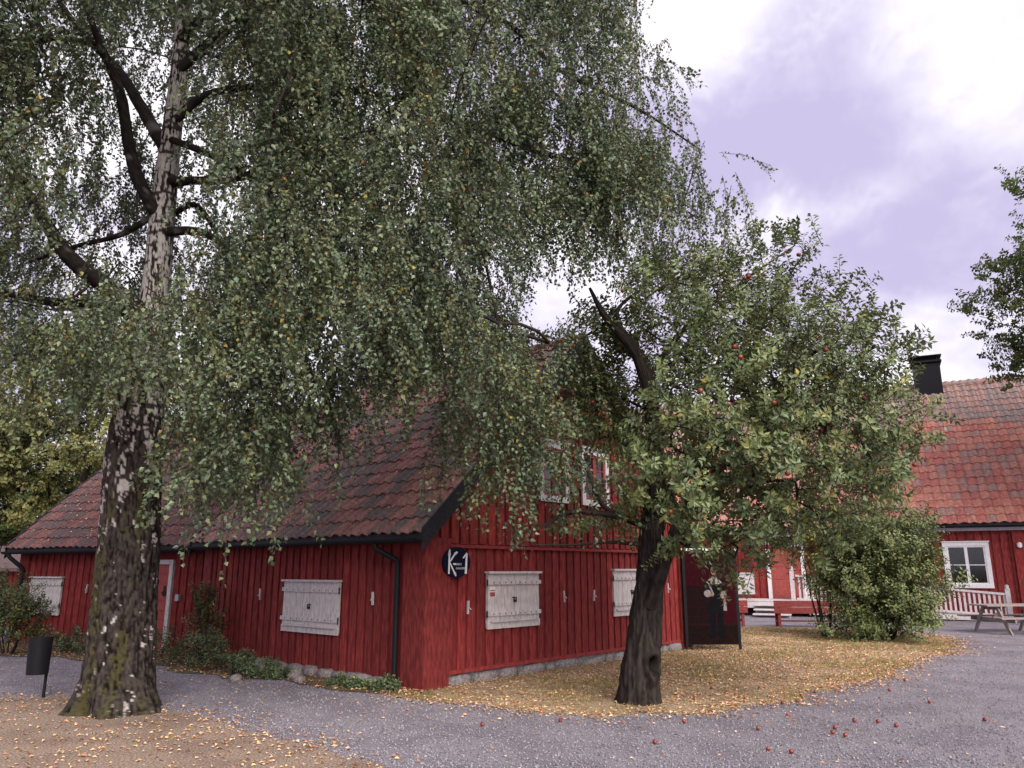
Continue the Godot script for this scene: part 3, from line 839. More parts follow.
	for q in [0, 1]:
		var r := Mb.new()
		var fn: Callable = hb if q == 0 else ht
		r.prism(PackedVector2Array([Vector2(0.42, fn.call(0.42) - 0.05), Vector2(7.0, fn.call(7.0) - 0.05), Vector2(7.0, fn.call(7.0) + 0.02), Vector2(0.42, fn.call(0.42) + 0.02)]), 1.28, 1.38 if q else 1.36)
		put("rail", r, M.rail, ramp)
	var x := 0.5
	while x < 6.95:
		var s := Mb.new()
		s.board(x, x + 0.07, hb.call(x) - 0.01, ht.call(x) - 0.03, ht.call(x) - 0.03, 1.30, 1.335, 0.004)
		put("baluster", s, M.rail, ramp)
		x += 0.145
	newel(ramp, 7.02, 0.0, 1.05, 1.33)
	newel(ramp, 3.7, 0.0, 1.28, 1.33)

func newel(parent: Node3D, x: float, y0: float, y1: float, z: float):
	var m := Mb.new()
	m.box(Vector3(x - 0.07, y0, z - 0.07), Vector3(x + 0.07, y1, z + 0.07), Transform3D.IDENTITY, Color.WHITE, 0.012)
	m.tube(PackedVector3Array([Vector3(x, y1, z), Vector3(x, y1 + 0.03, z), Vector3(x, y1 + 0.035, z), Vector3(x, y1 + 0.09, z), Vector3(x, y1 + 0.13, z), Vector3(x, y1 + 0.15, z)]), PackedFloat32Array([0.085, 0.085, 0.045, 0.065, 0.045, 0.01]), 12)
	put("newel_post", m, M.rail, parent)

func make_shed():
	# the far shed beyond the wing, only its corner shows
	var house := thing("garden_shed", "small red shed beyond the end of the wing", "shed", Transform3D(Basis(Vector3.UP, deg_to_rad(66)), Vector3(-17.4, 0, -25.2)))
	var y0 := 1.75
	var top := func(_x): return y0
	wall_part(house, eave_xf(), -4.0, 3.6, -0.1, top, [], M.red, M.red_back, [[-0.05, 9.0, 0.22, 0.165, 0.0, 0.026, -4.0, 3.6]])
	for e in 2:
		var m := Mb.new()
		m.prism(PackedVector2Array([Vector2(0.142, -0.1), Vector2(4.0, -0.1), Vector2(4.0, y0), Vector2(2.0, y0 + 0.6), Vector2(0.142, y0)]), -4.0 if e == 0 else 3.48, -3.88 if e == 0 else 3.6)
		put("end_wall", m, M.red[0], house)
	var r := Mb.new()
	r.prism(PackedVector2Array([Vector2(-0.3, y0 - 0.12), Vector2(2.0, y0 + 0.62), Vector2(2.0, y0 + 0.74), Vector2(-0.3, y0 - 0.02)]), -4.3, 3.9)
	r.prism(PackedVector2Array([Vector2(2.0, y0 + 0.62), Vector2(4.3, y0 - 0.12), Vector2(4.3, y0 - 0.02), Vector2(2.0, y0 + 0.74)]), -4.3, 3.9)
	put("roof", r, M.tile_wing[1], house)

# ---------------------------------------------------------------- trees
# leaf: base, two shoulders, tip, folded a little along the midrib
func leaf(m: Mb, p: Vector3, dir: Vector3, nrm: Vector3, l: float, w: float, col: Color, fold := 0.25, shoulder := 0.42):
	var side := dir.cross(nrm).normalized()
	var nn := side.cross(dir).normalized()
	var tip := p + dir * l - nn * l * 0.10
	var a := p + dir * l * shoulder + side * w * 0.5 + nn * w * fold
	var b := p + dir * l * shoulder - side * w * 0.5 + nn * w * fold
	m.tri(p, a, tip, col)
	m.tri(p, tip, b, col)

func leaf_tint(base: Color, vary: float, yellow: float) -> Color:
	if rng.randf() < yellow:
		return [Color(0.36, 0.25, 0.035), Color(0.30, 0.24, 0.06), Color(0.22, 0.12, 0.03)][rng.randi() % 3]
	var k := rng.randf_range(1.0 - vary, 1.0 + vary)
	var g := rng.randf_range(-0.12, 0.12)
	return Color(base.r * k * (1.0 + g), base.g * k, base.b * k * (1.0 - g))

# hanging birch twig, 1.15 m long, base at the origin
func birch_strand(sd: int, base: Color) -> ArrayMesh:
	rng.seed = 900 + sd
	var m := Mb.new()
	var pts := PackedVector3Array(); var rad := PackedFloat32Array()
	var L := 1.15
	var bend := Vector3(rng.randf_range(0.15, 0.5), 0, 0)
	var n := 7
	for k in n:
		var t := float(k) / (n - 1)
		pts.append(bend * (1.0 - pow(1.0 - t, 2.0)) + Vector3(rng.randf_range(-0.015, 0.015), -L * t + 0.06 * sin(t * PI), rng.randf_range(-0.015, 0.015)))
		rad.append(lerpf(0.005, 0.0018, t))
	m.tube(pts, rad, 3, Color(0.045, 0.03, 0.026), false)
	var twigs := [[pts, 0.06]]
	for k in 6:   # side twigs
		var t := rng.randf_range(0.08, 0.8)
		var p := pts[int(t * (n - 1))].lerp(pts[mini(int(t * (n - 1)) + 1, n - 1)], fmod(t * (n - 1), 1.0))
		var an := rng.randf() * TAU
		var o := Vector3(cos(an), 0, sin(an)) * rng.randf_range(0.10, 0.2)
		var l := rng.randf_range(0.22, 0.5)
		var q := PackedVector3Array([p, p + o * 0.7 + Vector3(0, -l * 0.35, 0), p + o + Vector3(0, -l, 0)])
		m.tube(q, PackedFloat32Array([0.003, 0.002, 0.0012]), 3, Color(0.045, 0.03, 0.026), false)
		twigs.append([q, 0.0])
	for tw in twigs:
		var q: PackedVector3Array = tw[0]
		for s in q.size() - 1:
			var seg: float = q[s].distance_to(q[s + 1])
			var cnt := maxi(1, int(seg / 0.042))
			for k in cnt:
				var p := q[s].lerp(q[s + 1], (k + rng.randf()) / cnt)
				var an := rng.randf() * TAU
				var d := Vector3(cos(an) * 0.75, rng.randf_range(-1.25, -0.1), sin(an) * 0.75).normalized()
				var nn := Vector3(rng.randf_range(-1, 1), rng.randf_range(-0.1, 1.1), rng.randf_range(-1, 1)).normalized()
				leaf(m, p + d * 0.012, d, nn, rng.randf_range(0.044, 0.070), rng.randf_range(0.034, 0.053), leaf_tint(base, 0.4, 0.016), 0.12, 0.36)
	return m.mesh()

# upright or spreading leafy shoot, l long, along +y
func shoot(sd: int, base: Color, l: float, leaves: int, ll: float, lw: float, yellow: float, spread := 1.0) -> ArrayMesh:
	rng.seed = 1300 + sd
	var m := Mb.new()
	var pts := PackedVector3Array(); var rad := PackedFloat32Array()
	var bx := rng.randf_range(-0.2, 0.2)
	for k in 4:
		var t := k / 3.0
		pts.append(Vector3(bx * l * t * t, l * t, rng.randf_range(-0.02, 0.02) * l)); rad.append(lerpf(0.006, 0.002, t))
	m.tube(pts, rad, 3, Color(0.04, 0.032, 0.026), false)
	for k in leaves:
		var t := pow((k + 0.5) / leaves, 0.8)
		var s := mini(int(t * 3), 2)
		var p := pts[s].lerp(pts[s + 1], t * 3 - s)
		var an := k * 2.4 + rng.randf_range(-0.4, 0.4)
		var d := (Vector3(cos(an), 0, sin(an)) * spread + Vector3(0, rng.randf_range(-0.35, 0.75), 0)).normalized()
		var nn := (Vector3.UP + Vector3(rng.randf_range(-0.7, 0.7), 0, rng.randf_range(-0.7, 0.7))).normalized()
		leaf(m, p + d * 0.015, d, nn, ll * rng.randf_range(0.7, 1.15), lw * rng.randf_range(0.75, 1.15), leaf_tint(base, 0.3, yellow), 0.16, 0.45)
	return m.mesh()

func spline(pts: Array, n: int) -> Array:   # [[x,y,z,r]...] -> n+1 samples
	var cu := []
	var m := pts.size()
	for k in n + 1:
		var t := float(k) / n * (m - 1)
		var i := mini(int(t), m - 2); var f := t - i
		var g := func(q): return Vector4(pts[clampi(q, 0, m - 1)][0], pts[clampi(q, 0, m - 1)][1], pts[clampi(q, 0, m - 1)][2], pts[clampi(q, 0, m - 1)][3])
		var a: Vector4 = g.call(i - 1); var b: Vector4 = g.call(i); var c: Vector4 = g.call(i + 1); var d: Vector4 = g.call(i + 2)
		cu.append(0.5 * ((2.0 * b) + (c - a) * f + (2.0 * a - 5.0 * b + 4.0 * c - d) * f * f + (3.0 * b - a - 3.0 * c + d) * f * f * f))
	return cu

# a bark surface swept along a spline, relief and colour from callables (angle, height along, position) -> float / Color
func bark_mesh(pts: Array, rings: int, sides: int, relief: Callable, paint: Callable) -> Mb:
	var cu := spline(pts, rings)
	var m := Mb.new()
	var side := Vector3.RIGHT
	var P := PackedVector3Array()
	for k in rings + 1:
		var a: Vector4 = cu[maxi(k - 1, 0)]; var b: Vector4 = cu[mini(k + 1, rings)]; var q: Vector4 = cu[k]
		var d := Vector3(b.x - a.x, b.y - a.y, b.z - a.z).normalized()
		side = (side - d * side.dot(d)).normalized()
		var up := d.cross(side)
		for j in sides:
			var an := TAU * j / sides
			var nn := side * cos(an) + up * sin(an)
			var p := Vector3(q.x, q.y, q.z)
			var r: float = q.w * (1.0 + relief.call(an, p, q.w))
			var s := p + nn * r
			m.v.append(s); m.n.append(nn); m.c.append(paint.call(an, s, q.w))
	for k in rings:
		for j in sides:
			var a := k * sides + j; var b := k * sides + (j + 1) % sides
			m.i.append_array(PackedInt32Array([a, a + sides, b, b, a + sides, b + sides]))
	# smooth normals from the displaced surface
	var acc := PackedVector3Array(); acc.resize(m.v.size())
	for t in range(0, m.i.size(), 3):
		var u := m.v[m.i[t]]
		var nn := (m.v[m.i[t + 2]] - u).cross(m.v[m.i[t + 1]] - u)
		for e in 3: acc[m.i[t + e]] += nn
	for k in acc.size(): m.n[k] = acc[k].normalized()
	return m

func fnl(freq: float, sd: int, oct := 3) -> FastNoiseLite:
	var f := FastNoiseLite.new()
	f.noise_type = FastNoiseLite.TYPE_SIMPLEX_SMOOTH; f.frequency = freq; f.seed = sd; f.fractal_octaves = oct
	return f

# joins anchors to the nearest wood, returns the chains of points with radii
func grow(seeds: Array, anchors: Array, lift: float, r0: float, pw: float) -> Array:
	var pos := []; var par := []; var bear := []
	for s in seeds:
		pos.append(s); par.append(-1); bear.append(0.0)
	var nseed := seeds.size()
	var order := range(anchors.size())
	var near := []
	for a in anchors:
		var best := 1e9
		for s in seeds: best = minf(best, s.distance_to(a))
		near.append(best)
	order.sort_custom(func(p, q): return near[p] < near[q])
	var chains := []
	for k in order:
		var a: Vector3 = anchors[k]
		var best := 1e9; var bi := 0
		for j in pos.size():
			var e: Vector3 = a - pos[j]
			var d := e.length() + maxf(0.0, -e.y) * 0.35
			if d < best: best = d; bi = j
		var p: Vector3 = pos[bi]
		var dist := p.distance_to(a)
		var n := maxi(2, int(dist / 0.3))
		var c := p.lerp(a, 0.45) + Vector3(rng.randf_range(-0.15, 0.15), lift, rng.randf_range(-0.15, 0.15)) * dist
		var ch := [bi]; var prev := bi
		for j in range(1, n + 1):
			var t := float(j) / n
			var q := p.lerp(c, t).lerp(c.lerp(a, t), t) + Vector3(rng.randf_range(-1, 1), rng.randf_range(-1, 1), rng.randf_range(-1, 1)) * 0.025 * minf(1.0, dist)
			pos.append(q); par.append(prev); bear.append(0.0)
			prev = pos.size() - 1; ch.append(prev)
		bear[prev] += 1.0
		chains.append(ch)
	for j in range(pos.size() - 1, nseed - 1, -1): bear[par[j]] += bear[j]
	var out := []
	for ch in chains:
		var pp := PackedVector3Array(); var rr := PackedFloat32Array()
		for j in ch.size():
			pp.append(pos[ch[j]])
			rr.append(r0 * pow(maxf(1.0, bear[ch[maxi(j, 1)]]), pw))
		out.append([pp, rr])
	return out

func branches_part(tree: Node3D, chains: Array, col: Color):
	var m := Mb.new()
	for ch in chains:
		m.tube(ch[0], ch[1], 6, Color(col.r * rng.randf_range(0.7, 1.3), col.g * rng.randf_range(0.75, 1.25), col.b * rng.randf_range(0.75, 1.25)))
	var o := put("branches", m, M.bark, tree)
	o.set_meta("kind", "stuff")

func sample(pts: Array, step: float, from := 0.0) -> Array:
	var out := []
	var cu := spline(pts, 60)
	var acc := 0.0; var last := from
	for k in range(1, cu.size()):
		var a := Vector3(cu[k - 1].x, cu[k - 1].y, cu[k - 1].z); var b := Vector3(cu[k].x, cu[k].y, cu[k].z)
		acc += a.distance_to(b)
		if acc >= last:
			out.append(b); last = acc + step
	return out

# leaf sprays laid into one mesh, each spray in one of a few tints
func baked_crown(tree: Node3D, meshes: Array, m: Material, xfs: Array):
	var vs := []; var ns := []; var cs := []
	for me in meshes:
		var arr: Array = me.surface_get_arrays(0)
		var ix: PackedInt32Array = arr[Mesh.ARRAY_INDEX]
		var v := PackedVector3Array(); var n := PackedVector3Array(); var c := PackedColorArray()
		for k in ix:
			v.append(arr[Mesh.ARRAY_VERTEX][k]); n.append(arr[Mesh.ARRAY_NORMAL][k]); c.append(arr[Mesh.ARRAY_COLOR][k])
		vs.append(v); ns.append(n)
		var tints := []
		for q in [[0.72, 0.74, 0.74], [0.88, 0.88, 0.92], [1.0, 1.0, 0.96], [1.12, 1.10, 1.02], [1.24, 1.22, 1.2], [1.12, 1.02, 0.8]]:
			var cc := PackedColorArray()
			for e in c: cc.append(Color(e.r * q[0], e.g * q[1], e.b * q[2]))
			tints.append(cc)
		cs.append(tints)
	var V := PackedVector3Array(); var N := PackedVector3Array(); var C := PackedColorArray()
	for k in xfs.size():
		var xf: Transform3D = xfs[k]
		var j := k % meshes.size()
		V.append_array(xf * vs[j])
		N.append_array(Transform3D(xf.basis.orthonormalized(), Vector3.ZERO) * ns[j])
		C.append_array(cs[j][rng.randi() % 6])
	var out := []
	out.resize(Mesh.ARRAY_MAX)
	out[Mesh.ARRAY_VERTEX] = V; out[Mesh.ARRAY_NORMAL] = N; out[Mesh.ARRAY_COLOR] = C
	var am := ArrayMesh.new()
	am.add_surface_from_arrays(Mesh.PRIMITIVE_TRIANGLES, out)
	put("crown", am, m, tree).set_meta("kind", "stuff")

func crown(tree: Node3D, meshes: Array, m: Material, xfs: Array):
	for v in meshes.size():
		var a := []; var c := []
		for k in range(v, xfs.size(), meshes.size()):
			a.append(xfs[k])
			var t := rng.randf_range(0.78, 1.22)
			c.append(Color(t * rng.randf_range(0.93, 1.07), t, t * rng.randf_range(0.92, 1.08)))
		if a.size(): multi("crown", meshes[v], m, a, c, tree)

func make_trees():
	make_birch()
	make_apple()
	# yellowing tree beyond the wing
	leafy_tree("yellowing_tree", "tall yellow green broadleaf tree behind the end of the red wing", Vector3(-18.5, 0, -33.0), 12.0, Vector3(5.0, 4.6, 4.0), 6.6, Color(0.185, 0.185, 0.075), 0.16, 260, 501, 0.06)
	leafy_tree("yellowing_tree", "darker green broadleaf tree behind the shed and the yellow tree", Vector3(-22.5, 0, -35.0), 9.0, Vector3(4.5, 4.2, 4.0), 3.9, Color(0.065, 0.085, 0.032), 0.15, 260, 502, 0.02)
	leafy_tree("maple_tree", "broad green tree reaching over the roof of the house across the yard", Vector3(21.3, 0, -21.5), 16.0, Vector3(5.6, 4.9, 5.6), 11.0, Color(0.105, 0.14, 0.05), 0.14, 430, 503, 0.02)

func leafy_tree(called: String, label: String, at: Vector3, height: float, rad: Vector3, cy: float, col: Color, ls: float, clumps: int, sd: int, yellow: float):
	rng.seed = sd
	var t := thing(called, label, "tree", Transform3D(Basis.IDENTITY, at), "")
	var trunk := [[0, -0.2, 0, 0.34], [0.05, 1.5, 0.03, 0.24], [-0.05, cy * 0.6, 0.1, 0.2], [0.1, cy, 0, 0.13], [0.0, height * 0.88, 0, 0.04]]
	var f := fnl(2.0, sd)
	var relief := func(an, p, _r): return 0.10 * f.get_noise_3d(cos(an) * 2.0, p.y * 0.7, sin(an) * 2.0) + 0.5 * exp(-maxf(p.y, 0) / 0.3)
	var paint := func(_an, p, _r):
		var k := 0.7 + 0.6 * f.get_noise_3d(p.x * 3, p.y, p.z * 3)
		return Color(0.045 * k, 0.038 * k, 0.032 * k)
	put("trunk", bark_mesh(trunk, 40, 20, relief, paint), M.bark, t)
	var anchors := []
	var g := fnl(0.16, sd + 1, 2)
	while anchors.size() < clumps:
		var d := Vector3(rng.randf_range(-1, 1), rng.randf_range(-1, 1), rng.randf_range(-1, 1))
		var l := d.length()
		if l > 1.0 + 0.35 * g.get_noise_3dv(d.normalized() * 6.0) or l < 0.35: continue
		anchors.append(Vector3(0, cy, 0) + d * rad)
	branches_part(t, grow(sample(trunk, 0.4, cy * 0.45), anchors, 0.12, 0.012, 0.45), Color(0.03, 0.025, 0.02))
	var xfs := []
	for a in anchors:
		for k in 9:
			var out: Vector3 = (a - Vector3(0, cy - rad.y * 0.4, 0)).normalized() + Vector3(rng.randf_range(-1, 1), rng.randf_range(-0.6, 1), rng.randf_range(-1, 1)) * 0.9
			xfs.append(aimed(a + Vector3(rng.randf_range(-1, 1), rng.randf_range(-1, 1), rng.randf_range(-1, 1)) * 0.62, out, rng.randf_range(0.8, 1.25)))
	var ms := []
	for k in 3: ms.append(shoot(sd * 3 + k, col, 0.6, 22, ls, ls * 0.75, yellow))
	rng.seed = sd + 9
	crown(t, ms, M.far_leaf, xfs)

func aimed(p: Vector3, dir: Vector3, s: float) -> Transform3D:
	var y := dir.normalized()
	var x := y.cross(Vector3(rng.randf_range(-1, 1), rng.randf_range(-1, 1), rng.randf_range(-1, 1))).normalized()
	return Transform3D(Basis(x, y, x.cross(y)) * Basis(Vector3.UP, rng.randf() * TAU).scaled(Vector3(s, s, s)), p)

func make_birch():
	rng.seed = 77
	var at := Vector3(-4.82, 0, -10.07)
	var t := thing("birch_tree", "huge old weeping birch with black fissured white trunk and mossy foot", "tree", Transform3D(Basis.IDENTITY, at))
	var f1 := fnl(1.0, 7, 3); var f2 := fnl(1.0, 8, 3); var f3 := fnl(1.0, 9, 2); var f4 := fnl(1.0, 10, 4)
	var relief := func(an, p, r):
		var rough: float = clampf(1.15 - p.y / 5.5, 0.12, 1.0)
		var ridge: float = absf(f1.get_noise_3d(cos(an) * 3.6, p.y * 1.5, sin(an) * 3.6))
		var fine: float = f4.get_noise_3d(cos(an) * 9.0, p.y * 4.0, sin(an) * 9.0)
		var root: float = exp(-maxf(p.y, 0.0) / 0.30) * (0.24 + 0.20 * cos(an * 5.0 + 0.9) + 0.12 * cos(an * 3.0 + 2.0)) + 0.10 * exp(-maxf(p.y, 0.0) / 0.9)
		return rough * (0.34 * minf(ridge, 0.3) - 0.05 + 0.05 * fine) + root
	var paint := func(an, p, r):
		var hgt: float = p.y
		var ridge: float = absf(f1.get_noise_3d(cos(an) * 3.6, hgt * 1.5, sin(an) * 3.6))
		var fine: float = f4.get_noise_3d(p.x * 22.0, hgt * 9.0, p.z * 22.0)
		var dark := Color(0.008, 0.006, 0.006).lerp(Color(0.028, 0.022, 0.020).lerp(Color(0.075, 0.062, 0.057), clampf(0.4 + fine * 1.3, 0, 1)), smoothstep(0.015, 0.14, ridge + fine * 0.06))
		var w: float = f2.get_noise_3d(cos(an) * 2.4, hgt * 1.7, sin(an) * 2.4) + 0.35 * fine
		var edge: float = lerpf(0.56, -0.16, smoothstep(0.6, 5.4, hgt))
		var wk := smoothstep(edge, edge + 0.05, w + fine * 0.35)
		var white := Color(0.27, 0.24, 0.235).lerp(Color(0.47, 0.43, 0.42), clampf(0.5 + fine, 0, 1))
		# black scars across the white bark
		var scar: float = f3.get_noise_3d(p.x * 2.2, hgt * 7.0, p.z * 2.2)
		if scar > 0.33: white = Color(0.05, 0.042, 0.04)
		var col := dark.lerp(white, wk)
		var mo: float = f2.get_noise_3d(cos(an) * 1.3 + 9.0, hgt * 0.55, sin(an) * 1.3 + 4.0) + 0.25 * fine
		col = col.lerp(Color(0.060, 0.056, 0.018), 0.7 * smoothstep(0.05, 0.2, mo + fine * 0.3 - 0.5 * smoothstep(1.2, 3.4, hgt)))
		return col
	var trunk := BIRCH_TRUNK
	put("trunk", bark_mesh(trunk, 760, 112, relief, paint), M.bark, t)
	var seeds := sample(trunk, 0.35, 5.2)
	var lpaint := func(an, p, r):
		var fine: float = f4.get_noise_3d(p.x * 16.0, p.y * 16.0, p.z * 16.0)
		var w: float = f2.get_noise_3d(p.x * 2.5, p.y * 2.5, p.z * 2.5)
		return Color(0.010, 0.008, 0.008).lerp(Color(0.034, 0.028, 0.026), clampf(0.45 + fine, 0, 1)).lerp(Color(0.11, 0.098, 0.095), smoothstep(0.38, 0.5, w))
	var lrelief := func(an, p, r): return 0.16 * f1.get_noise_3d(p.x * 5.0 + cos(an) * 1.2, p.y * 5.0, p.z * 5.0 + sin(an) * 1.2)
	for l in BIRCH_LIMBS:
		put("limb", bark_mesh(l, 46, 14, lrelief, lpaint), M.bark, t)
		seeds.append_array(sample(l, 0.3, 0.5))
	var anchors := []
	for a in BIRCH_ANCHORS: anchors.append(Vector3(a[0], a[1], a[2]))
	branches_part(t, grow(seeds, anchors, 0.16, 0.0085, 0.40), Color(0.03, 0.024, 0.022))
	var xfs := []
	for a in BIRCH_ANCHORS:
		var p := Vector3(a[0], a[1], a[2])
		for k in int(a[4] * clampf(1.0 + 1.5 * f2.get_noise_3d(p.x * 0.6, p.y * 0.6, p.z * 0.6), 0.45, 1.7)):
			var an := rng.randf() * TAU; var r: float = a[3] * sqrt(rng.randf())
			var q := p + Vector3(cos(an) * r, rng.randf_range(-0.38, 0.42), sin(an) * r)
			var s := rng.randf_range(0.62, 1.2)
			var b := Basis(Vector3(rng.randf_range(-1, 1), 0, rng.randf_range(-1, 1)).normalized(), rng.randf_range(0.0, 0.6)) * Basis(Vector3.UP, rng.randf() * TAU)
			xfs.append(Transform3D(b.scaled(Vector3(s, s, s)), q))
	var ms := []
	for k in 6: ms.append(birch_strand(k, Color(0.108, 0.142, 0.080)))
	rng.seed = 78
	baked_crown(t, ms, M.leaf, xfs)

func make_apple():
	rng.seed = 99
	var at := Vector3(1.63, 0, -10.72)
	var t := thing("apple_tree", "old apple tree with black leaning hollow trunk and red fruit", "tree", Transform3D(Basis.IDENTITY, at))
	var f1 := fnl(1.0, 17, 3); var f4 := fnl(1.0, 18, 4)
	var relief := func(an, p, r):
		var ridge: float = absf(f1.get_noise_3d(cos(an + p.y * 0.5) * 2.6, p.y * 1.2, sin(an + p.y * 0.5) * 2.6))
		var fine: float = f4.get_noise_3d(cos(an) * 8.0, p.y * 5.0, sin(an) * 8.0)
		var big: float = f1.get_noise_3d(p.x + cos(an) * 0.9, p.y * 1.6 + 7.0, sin(an) * 0.9)
		# a knot hole with a swollen rim, facing the path
		var da := wrapf(an - APPLE_HOLE[0], -PI, PI) * 0.28; var dy: float = p.y - APPLE_HOLE[1]
		var e := sqrt(da * da * 1.6 + dy * dy * 0.5)
		var hole: float = -0.75 * smoothstep(0.085, 0.035, e) + 0.28 * exp(-pow((e - 0.12) / 0.05, 2.0))
		return 0.34 * minf(ridge, 0.4) - 0.06 + 0.06 * fine + 0.13 * big + 0.12 * exp(-maxf(p.y, 0.0) / 0.2) + (hole if r > 0.15 else 0.0)
	var paint := func(an, p, r):
		var ridge: float = absf(f1.get_noise_3d(cos(an + p.y * 0.5) * 2.6, p.y * 1.2, sin(an + p.y * 0.5) * 2.6))
		var fine: float = f4.get_noise_3d(p.x * 20.0, p.y * 9.0, p.z * 20.0)
		return Color(0.014, 0.011, 0.010).lerp(Color(0.045, 0.036, 0.033), clampf(ridge * 2.2 + fine * 0.5, 0, 1))
	var seeds := []
	var first := true
	for l in APPLE_LIMBS:
		put("trunk" if first else "limb", bark_mesh(l, 220 if first else 60, 64 if first else 14, relief if first else (func(an, p, r): return 0.2 * f1.get_noise_3d(p.x * 4.0 + cos(an), p.y * 4.0, p.z * 4.0 + sin(an))), paint), M.bark, t)
		seeds.append_array(sample(l, 0.2, 2.3 if first else 0.4))
		first = false
	var anchors := []
	for a in APPLE_ANCHORS: anchors.append(Vector3(a[0], a[1], a[2]))
	branches_part(t, grow(seeds, anchors, 0.10, 0.0075, 0.45), Color(0.024, 0.019, 0.017))
	var xfs := []
	var mid := Vector3(2.0, 3.2, -0.3)
	for a in APPLE_ANCHORS:
		var p := Vector3(a[0], a[1], a[2])
		for k in int(a[4]):
			var out: Vector3 = (p - mid).normalized() * 0.9 + Vector3(rng.randf_range(-1, 1), rng.randf_range(-0.35, 1.0), rng.randf_range(-1, 1))
			var q: Vector3 = p + Vector3(rng.randf_range(-1, 1), rng.randf_range(-0.8, 0.8), rng.randf_range(-1, 1)) * a[3]
			xfs.append(aimed(q, out, rng.randf_range(0.75, 1.25)))
	var ms := []
	for k in 6: ms.append(shoot(40 + k, Color(0.120, 0.152, 0.066), 0.42, 22, 0.085, 0.047, 0.02))
	rng.seed = 100
	baked_crown(t, ms, M.apple_leaf, xfs)
	# fruit
	var am := apple_mesh(0.033)
	for k in 70:
		var a: Array = APPLE_ANCHORS[rng.randi() % APPLE_ANCHORS.size()]
		put("apple", am, M.fruit, t, Transform3D(Basis(Vector3.UP, rng.randf() * TAU), Vector3(a[0], a[1], a[2]) + Vector3(rng.randf_range(-1, 1), rng.randf_range(-1, 0.6), rng.randf_range(-0.3, 1)) * 0.42))

func apple_mesh(r: float) -> ArrayMesh:
	var m := Mb.new()
	var nu := 10; var nv := 7
	for a in nv + 1:
		for b in nu:
			var th := PI * a / nv; var ph := TAU * b / nu
			var rr := r * (1.0 - 0.22 * exp(-pow(th / 0.45, 2.0)) - 0.14 * exp(-pow((PI - th) / 0.4, 2.0)))
			var d := Vector3(sin(th) * cos(ph) * 1.04, cos(th) * 0.92, sin(th) * sin(ph) * 1.04)
			var k := 0.5 + 0.5 * sin(ph + 0.6)
			m.vert(d * rr, d.normalized(), Color(0.17, 0.012, 0.016).lerp(Color(0.24, 0.06, 0.025), k * k * k))
	for a in nv:
		for b in nu:
			var p := a * nu + b; var q := a * nu + (b + 1) % nu
			m.i.append_array(PackedInt32Array([p, p + nu, q, q, p + nu, q + nu]))
	for t in range(0, m.i.size(), 3):
		var u := m.v[m.i[t]]; var w := m.v[m.i[t + 1]]; var x := m.v[m.i[t + 2]]
		if (x - u).cross(w - u).dot(u + w + x) < 0:
			var s := m.i[t + 1]; m.i[t + 1] = m.i[t + 2]; m.i[t + 2] = s
	m.tube(PackedVector3Array([Vector3(0, r * 0.68, 0), Vector3(0.004, r * 1.1, 0.002)]), PackedFloat32Array([0.002, 0.002]), 4, Color(0.05, 0.035, 0.02))
	return m.mesh()

# ---------------------------------------------------------------- bushes and low plants
func bush(called: String, label: String, category: String, at: Vector3, rad: Vector3, clumps: int, per: int, col: Color, ls: float, yellow: float, sd: int, base_y := 0.15, l := 0.42, stems := 7, group := "", leaves := 16):
	rng.seed = sd
	var t := thing(called, label, category, Transform3D(Basis.IDENTITY, at), group)
	var anchors := []
	var g := fnl(0.5, sd, 2)
	while anchors.size() < clumps:
		var d := Vector3(rng.randf_range(-1, 1), rng.randf_range(-1, 1), rng.randf_range(-1, 1))
		var lim := 0.95 + 0.75 * g.get_noise_3dv(d.normalized() * 2.8)
		if d.length() > lim or d.length() < 0.3: continue
		anchors.append(Vector3(d.x * rad.x, base_y + rad.y + d.y * rad.y, d.z * rad.z))
	var seeds := []
	var sm := Mb.new()
	for k in stems:
		var an := rng.randf() * TAU
		var lean := Vector3(cos(an) * rad.x, 0, sin(an) * rad.z) * rng.randf_range(0.2, 0.9)
		var sway := Vector3(rng.randf_range(-1, 1), 0, rng.randf_range(-1, 1)) * rad.x * 0.2
		var foot := Vector3(cos(an), 0, sin(an)) * rad.x * 0.12
		var pp := PackedVector3Array(); var rr := PackedFloat32Array()
		for j in 6:
			var u := j / 5.0
			pp.append(foot + lean * pow(u, 1.3) + sway * sin(u * 4.0) + Vector3(0, -0.05 + u * (base_y + rad.y * 1.1), 0)); rr.append(lerpf(0.03, 0.008, u) * clampf(rad.y, 0.2, 1.2))
			if j > 0: seeds.append(pp[j])
		sm.tube(pp, rr, 7, Color(0.04, 0.03, 0.025))
	var so := put("stems", sm, M.bark, t)
	so.set_meta("kind", "stuff")
	branches_part(t, grow(seeds, anchors, 0.05, 0.004, 0.4), Color(0.04, 0.032, 0.026))
	var xfs := []
	for a in anchors:
		for k in per:
			var out: Vector3 = (a - Vector3(0, base_y, 0)).normalized() + Vector3(rng.randf_range(-1, 1), rng.randf_range(-0.4, 0.9), rng.randf_range(-1, 1)) * 0.8
			xfs.append(aimed(a + Vector3(rng.randf_range(-1, 1), rng.randf_range(-1, 1), rng.randf_range(-1, 1)) * l * 0.6, out, rng.randf_range(0.75, 1.2)))
	var ms := []
	for k in 3: ms.append(shoot(sd + k * 7, col, l, leaves, ls, ls * 0.6, yellow))
	rng.seed = sd + 3
	for v in 3:
		var a := []; var c := []
		for k in range(v, xfs.size(), 3):
			a.append(xfs[k])
			var q := rng.randf_range(0.8, 1.2)
			c.append(Color(q * rng.randf_range(0.92, 1.08), q, q))
		if a.size(): multi("foliage", ms[v], M.apple_leaf, a, c, t)

